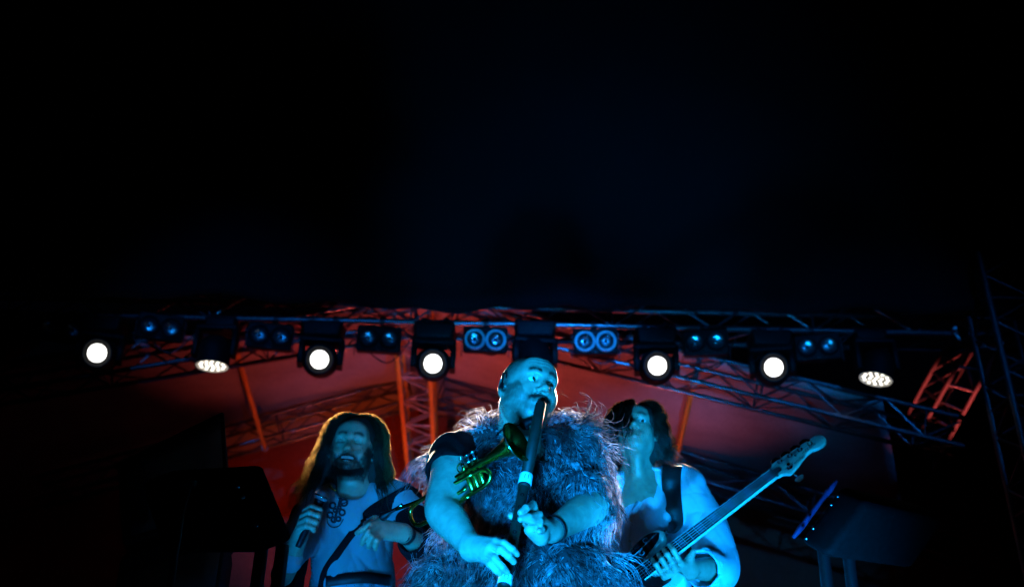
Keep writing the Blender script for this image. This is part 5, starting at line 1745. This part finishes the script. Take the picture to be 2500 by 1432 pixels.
    for i in range(S):
        u = i / (S - 1)
        r = 0.118 + 0.022 * u + 0.012 * rng.random(m)
        ph = 0.15 + rng.random(m) * 0.0 + u * 0.9 + 0.35 * np.linspace(0, 1, m)
        pts[:, i, 0] = r * np.sin(ph) * np.sin(th); pts[:, i, 1] = -0.02 + r * np.sin(ph) * np.cos(th) * 1.1; pts[:, i, 2] = 0.03 + r * np.cos(ph)
    W = pts @ Hm[:3, :3].T + Hm[:3, 3]
    fw_ = strand_mesh('flyaway_hair', W, np.full(m, 0.0006), M['hair_brown'], root, 0.4); fw_['kind'] = 'stuff'
    legs(root, (Hc.x, 3.95, STAGE_Z + 0.92), STAGE_Z + 0.001)
    # shirt
    G = Field()
    G.cap(shR.lerp(shL, 0.14), shR.lerp(shL, 0.86), 0.088, None, 0.05)
    G.cap(P(1572, 1280, 3.93), P(1575, 1440, 3.95), 0.158, 0.162, 0.06)
    G.cap(P(1575, 1440, 3.95), P(1575, 1620, 3.95), 0.162, 0.19, 0.06)
    mid = shL.lerp(elL, 0.5) + Vector((0.012, 0.01, 0))
    G.limb([(shL + Vector((-0.02, 0, 0)), 0.072), (mid, 0.078), (elL + Vector((0.012, 0.015, 0.004)), 0.080), (elL.lerp(wrL, 0.45), 0.070)], joint_k=0.05)
    G.limb([(shR + Vector((0.02, 0, 0)), 0.072), (shR.lerp(elR, 0.5), 0.076), (elR, 0.074)], joint_k=0.05)
    G.half(elL.lerp(wrL, 0.40), wrL - elL, 0.004) if False else None
    G.cap(elL.lerp(wrL, 0.16), elL.lerp(wrL, 1.1), 0.055, 0.080, 0.006, sub=True)
    G.cap(nb + Vector((0, 0, 0.10)), nb + Vector((-0.004, -0.03, 0.0)), 0.062, 0.072, 0.012, sub=True)
    G.cap(P(1552, 1170, 3.78), P(1540, 1262, 3.75), 0.038, 0.003, 0.006, sub=True)       # open front
    fw = folds(81, 0.0072, 20, (1.0, 0.8, 0.5))
    V, Q = surface(G, 0.007, fw)
    shirt = mesh_obj('shirt', V, Q, M['shirt'], root)
    GT = lambda p: G(p) + fw(p)
    def on(px, py, off=0.003, dflt=3.78):
        q = hit(GT, px, py, 3.0, 4.3, off)
        return q if q is not None else P(px, py, dflt)
    # rolled cuff
    dv = (wrL - elL).normalized(); cc = elL.lerp(wrL, 0.42)
    Rm = np.array(basis(dv))
    V, Q = lathe_arr([(0.062, -0.016), (0.070, -0.018), (0.0735, -0.010), (0.0735, 0.010), (0.071, 0.016), (0.064, 0.017), (0.060, 0.010), (0.060, -0.010), (0.062, -0.016)], 40)
    V = V + np.stack([0.004 * np.sin(V[:, 1] * 90), 0.004 * np.sin(V[:, 0] * 80 + 1), np.zeros(len(V))], 1)
    mesh_obj('rolled_cuff', V @ Rm.T + np.array(cc), Q, M['shirt'], root)
    # collar wings
    up = Vector((0, 0, 1))
    ribbon('collar', [P(1598, 1126, 3.93), P(1597, 1142, 3.84), on(1590, 1165, 0.010, 3.80), on(1574, 1200, 0.008)],
           [Vector((0.9, 0.2, -0.2)), Vector((1, -0.05, -0.25)), Vector((1, -0.1, -0.2)), Vector((1, 0, 0.2))], [0.020, 0.026, 0.022, 0.008], M['shirt'], root, 0.003)
    ribbon('collar', [P(1512, 1134, 3.93), P(1508, 1152, 3.84), on(1512, 1175, 0.010, 3.80), on(1522, 1215, 0.008)],
           [Vector((0.9, 0.2, 0.2))] * 4, [0.020, 0.026, 0.022, 0.010], M['shirt'], root, 0.003)
    # placket edge with buttons
    pl = [on(1572, 1205, 0.002), on(1556, 1235, 0.002), on(1545, 1265, 0.002), on(1538, 1310, 0.002), on(1533, 1370, 0.002), on(1530, 1430, 0.002)]
    ribbon('placket', pl, [Vector((1, 0, 0.15))] * 6, [0.011] * 6, M['shirt'], root, 0.003)
    for py in (1270, 1320, 1375):
        q = on(1541 - (py - 1265) * 0.06, py, 0.006)
        link('button', lathe_mesh('button', [(0.0005, 0.001), (0.003, 0.0008), (0.0052, 0.0018), (0.0056, 0.0), (0.0005, -0.0004)], 12), M['nail'], root, Matrix.Translation(q) @ basis((0, -1, 0)).to_4x4())
    return root, on

bp_root, on_shirt = bass_player()

M['bass_cream'] = mat('cream_lacquer', (0.62, 0.64, 0.55), 0.28, 0, 0.08, 6, coat=0.5)
M['maple'] = mat('pale_maple', (0.50, 0.52, 0.40), 0.32, 0, 0.12, 20, coat=0.3)
M['fretboard'] = mat('dark_fretboard', (0.004, 0.004, 0.004), 0.65, 0, 0.3, 40, spec=0.15)
M['inlay'] = mat('pearl_inlay', (0.05, 0.07, 0.10), 0.25, 0, 0.3, 60)
M['guard'] = mat('black_pickguard', (0.006, 0.006, 0.007), 0.3, 0, 0.2, 30)
M['scroll'] = mat('grey_scroll_print', (0.10, 0.11, 0.12), 0.5, 0, 0.2, 60)
M['string'] = mat('steel_string', (0.22, 0.22, 0.24), 0.4, 1.0, 0.1, 60)
M['logo'] = mat('black_decal', (0.006, 0.006, 0.006), 0.5, 0, 0, 30)

def bass_guitar():
    N = P(1888, 1154, 3.43); T = P(1655, 1331, 3.50)
    ax = (N - T).normalized()
    view = (CAM_LOC - (N + T) / 2).normalized()
    upv = ax.cross(view); upv = upv if upv.z > 0 else -upv
    upv.normalize()
    view = (view - ax * view.dot(ax)).normalized()
    f = (view * math.cos(rad(44)) + upv * math.sin(rad(44))).normalized()
    w = f.cross(ax); w = w if w.z > 0 else -w
    w.normalize()
    f = ax.cross(w); f = f if f.dot(view) > 0 else -f
    def L(x, y, z=0.0): return N + ax * x + w * y + f * z
    t = thing('bass_guitar', 'five-string bass guitar with block inlays and pale headstock held by the white-shirted player', 'bass guitar', L(-0.7, 0))
    SC = 0.864
    fx = lambda n_: -SC * (1 - 2 ** (-n_ / 12))
    hw = lambda x: 0.0215 + 0.0095 * (-x / 0.6)
    x1 = fx(20) - 0.012
    # neck: D-shaped back
    V = []; n = 24; m = 11
    for i in range(n + 1):
        x = x1 * i / n
        for j in range(m):
            a = math.pi * j / (m - 1)
            V.append(L(x, hw(x) * math.cos(a), -0.004 - 0.019 * math.sin(a) ** 0.8))
    idx = np.arange((n + 1) * m).reshape(n + 1, m)
    Fq = np.stack([idx[:-1, :-1], idx[1:, :-1], idx[1:, 1:], idx[:-1, 1:]], -1).reshape(-1, 4)
    V = np.array([tuple(v) for v in V]); mesh_obj('neck', V, Fq, M['maple'], t)
    def slab(name, pts, z0, z1, material, par=t, bev=0.0):
        bm = bmesh.new()
        o = parent_world(par).to_translation()
        vs = [bm.verts.new(L(x, y, z1) - o) for x, y in pts]
        fc = bm.faces.new(vs)
        r = bmesh.ops.extrude_face_region(bm, geom=[fc])
        for v in r['geom']:
            if isinstance(v, bmesh.types.BMVert): v.co += f * (z0 - z1)
        bmesh.ops.recalc_face_normals(bm, faces=bm.faces[:])
        if bev: bmesh.ops.bevel(bm, geom=[e for e in bm.edges if e.calc_face_angle(0) > 0.7], offset=bev, segments=3, affect='EDGES', profile=0.5)
        me = bm_mesh(name, bm, True, 40)
        return link(name, me, material, par, Matrix.Translation(o))
    fb = slab('fretboard', [(0, hw(0)), (0, -hw(0)), (x1, -hw(x1)), (x1, hw(x1))], -0.004, 0.002, M['fretboard'])
    for s in (-1, 1):
        slab('binding', [(0, s * hw(0)), (0, s * (hw(0) + 0.0016)), (x1, s * (hw(x1) + 0.0016)), (x1, s * hw(x1))], -0.004, 0.0024, M['maple'])
    for k in range(1, 21):
        x = fx(k)
        bar('fret', L(x, -hw(x), 0.0025), L(x, hw(x), 0.0025), 0.0010, M['string'], fb)
    for k in (1, 3, 5, 7, 9, 12, 15, 17):
        xa, xb = fx(k - 1), fx(k); c = (xa + xb) / 2; d = (xa - xb) * 0.30
        slab('inlay', [(c - d, hw(c) * 0.78), (c - d, -hw(c) * 0.78), (c + d, -hw(c) * 0.78), (c + d, hw(c) * 0.78)], 0.0021, 0.0025, M['inlay'], fb)
    slab('nut', [(0.0, 0.0225), (0.006, 0.0225), (0.006, -0.0225), (0.0, -0.0225)], -0.004, 0.0055, M['fretboard'])
    # headstock
    ho = [(0.0, -0.0215), (0.016, -0.022), (0.026, -0.030), (0.036, -0.043), (0.050, -0.045), (0.080, -0.037), (0.112, -0.026), (0.140, -0.018), (0.158, -0.018), (0.176, -0.027),
          (0.198, -0.033), (0.218, -0.029), (0.231, -0.015), (0.234, 0.002), (0.228, 0.018), (0.214, 0.028), (0.198, 0.0285), (0.150, 0.0325), (0.100, 0.0375), (0.055, 0.042), (0.026, 0.043), (0.012, 0.032), (0.0, 0.0215)]
    hs = slab('headstock', ho, -0.018, -0.003, M['maple'], t, 0.0025)
    slab('truss_rod_cover', [(0.006, 0.014), (0.030, 0.010), (0.034, 0.0), (0.030, -0.010), (0.006, -0.014)], -0.0028, 0.0002, M['guard'])
    posts = [(0.050, 0.024), (0.092, 0.018), (0.134, 0.012), (0.176, 0.006), (0.056, -0.026)]
    for i, (x, y) in enumerate(posts):
        s = 1 if i < 4 else -1
        tn = link('tuner_post', lathe_mesh('tpost', [(0.0105, -0.0028), (0.0105, 0.001), (0.006, 0.002), (0.0048, 0.006), (0.0048, 0.016), (0.0066, 0.0175), (0.0005, 0.018)], 16), M['chrome'], t, Matrix.Translation(L(x, y)) @ basis(f).to_4x4())
        ye = {0: 0.0423, 1: 0.0383, 2: 0.0343, 3: 0.0306, 4: -0.0448}[i]
        bar('tuner_shaft', L(x, ye * 0.9, -0.026), L(x, ye + s * 0.016, -0.026), 0.0036, M['chrome'], tn)
        K = Field(); kc = L(x, ye + s * 0.027, -0.026)
        K.cap(L(x - 0.011, ye + s * 0.024, -0.026), L(x + 0.011, ye + s * 0.024, -0.026), 0.0085, 0.0085, 0.006, flat=(f, 2.6))
        K.cap(L(x - 0.006, ye + s * 0.032, -0.026), L(x + 0.006, ye + s * 0.032, -0.026), 0.0075, 0.0075, 0.006, flat=(f, 2.6))
        V, Q = surface(K, 0.0025); mesh_obj('tuner_key', V, Q, M['chrome'] if i < 4 else M['bass_cream'], tn)
    slab('string_tree', [(0.100, -0.006), (0.107, -0.006), (0.107, 0.004), (0.100, 0.004)], 0.002, 0.006, M['chrome'])
    # strings
    for i in range(5):
        y0 = 0.016 - 0.008 * i; y1 = 0.032 - 0.016 * i
        xb = -SC
        px_, py_ = posts[i]
        V, Q = capped_sweep([L(xb, y1, 0.012), L(0.003, y0, 0.006), L(px_, py_ - 0.004, 0.008)], 0.0011 - 0.00010 * i, 6)
        mesh_obj('string', V, Q, M['string'], t)
    # writing on the headstock
    def write(txt, x, y, size, sh=0.0):
        cu = bpy.data.curves.new('decal_text', 'FONT')
        cu.body = txt; cu.size = size; cu.shear = sh; cu.extrude = 0.0002; cu.align_y = 'CENTER'
        cu.materials.append(M['logo'])
        tmp = bpy.data.objects.new('lettering', cu); COL.objects.link(tmp)
        me = bpy.data.meshes.new_from_object(tmp.evaluated_get(bpy.context.evaluated_depsgraph_get()))
        bpy.data.objects.remove(tmp)
        ob = bpy.data.objects.new('headstock_lettering', me); COL.objects.link(ob)
        Rm = Matrix((ax, w, f)).transposed()
        if Rm.determinant() < 0: Rm = Matrix((ax, w, -f)).transposed()
        ob.parent = t
        ob.matrix_basis = parent_world(t).inverted() @ (Matrix.Translation(L(x, y, -0.0024)) @ Rm.to_4x4())
    write('Fender', 0.066, -0.0205, 0.022, 0.35)
    write('JAZZ BASS', 0.128, -0.0055, 0.0135, 0.25)
    # body
    bo = [(-0.435, 0.105), (-0.455, 0.135), (-0.50, 0.150), (-0.56, 0.138), (-0.63, 0.120), (-0.72, 0.135), (-0.82, 0.168), (-0.90, 0.160), (-0.955, 0.10), (-0.97, 0.0), (-0.95, -0.09),
          (-0.90, -0.155), (-0.82, -0.175), (-0.72, -0.14), (-0.64, -0.115), (-0.57, -0.135), (-0.52, -0.140), (-0.49, -0.120), (-0.50, -0.085), (-0.545, -0.055), (-0.56, -0.034), (-0.56, 0.034), (-0.53, 0.055), (-0.475, 0.070), (-0.445, 0.085)]
    sm = [(v.x, v.y) for v in bez([Vector((a, b, 0)) for a, b in bo + bo[:1]], 4)][:-1]
    slab('body', sm, -0.040, -0.006, M['bass_cream'], t, 0.006)
    po = [(-0.452, 0.108), (-0.475, 0.132), (-0.51, 0.138), (-0.57, 0.125), (-0.64, 0.105), (-0.72, 0.110), (-0.80, 0.08), (-0.82, -0.03), (-0.76, -0.10), (-0.66, -0.09), (-0.58, -0.10), (-0.53, -0.10), (-0.555, -0.06), (-0.575, -0.036), (-0.575, 0.036), (-0.53, 0.062), (-0.478, 0.080)]
    sm = [(v.x, v.y) for v in bez([Vector((a, b, 0)) for a, b in po + po[:1]], 4)][:-1]
    pg = slab('pickguard', sm, -0.0055, -0.0030, M['guard'], t)
    def curl(ps, r=0.0022):
        V, Q = capped_sweep(bez([L(x, y, -0.0028) for x, y in ps], 6), r, 6); mesh_obj('scroll_ornament', V, Q, M['scroll'], pg)
    curl([(-0.462, 0.112), (-0.50, 0.108), (-0.55, 0.096), (-0.60, 0.092), (-0.66, 0.088)], 0.0030)
    for k, x in enumerate((-0.50, -0.54, -0.58, -0.62)):
        s = 1 if k % 2 == 0 else -1
        y = 0.102 - 0.12 * (-0.5 - x)
        curl([(x, y), (x - 0.018, y + s * 0.012), (x - 0.014, y + s * 0.026), (x + 0.001, y + s * 0.024), (x - 0.002, y + s * 0.015)])
    for (x, y) in ((-0.66, 0.0), (-0.75, 0.0)):
        slab('pickup', [(x, 0.045), (x - 0.022, 0.045), (x - 0.022, -0.045), (x, -0.045)], -0.0028, 0.006, M['guard'])
    slab('bridge', [(-0.845, 0.043), (-0.90, 0.043), (-0.90, -0.043), (-0.845, -0.043)], -0.0055, 0.010, M['chrome'])
    bar('strap_button', L(-0.44, 0.112, -0.022), L(-0.428, 0.118, -0.022), 0.006, M['chrome'], t)
    return L, t
BL_, bass = bass_guitar()

def strap():
    pts = [(1641, 1135), (1639, 1165), (1640, 1200), (1645, 1240), (1650, 1275), (1654, 1302)]
    path = [on_shirt(a, b, 0.020) for a, b in pts]
    end = BL_(-0.436, 0.116, -0.010)
    back = path[0] + Vector((0.01, 0.14, 0.0))
    path = [back + Vector((0, 0.06, -0.12)), back] + path[:-1] + [path[-1] * 0.5 + end * 0.5, end]
    wd = [Vector((1, 0.0, 0.0))] * len(path)
    o = ribbon('guitar_strap', path, wd, [0.036, 0.037] + [0.038, 0.038, 0.037, 0.034, 0.028] + [0.017, 0.010], M['leather'], None, 0.004)
    tag(o, 'wide black strap over the white shirt holding up the bass', 'strap')
strap()
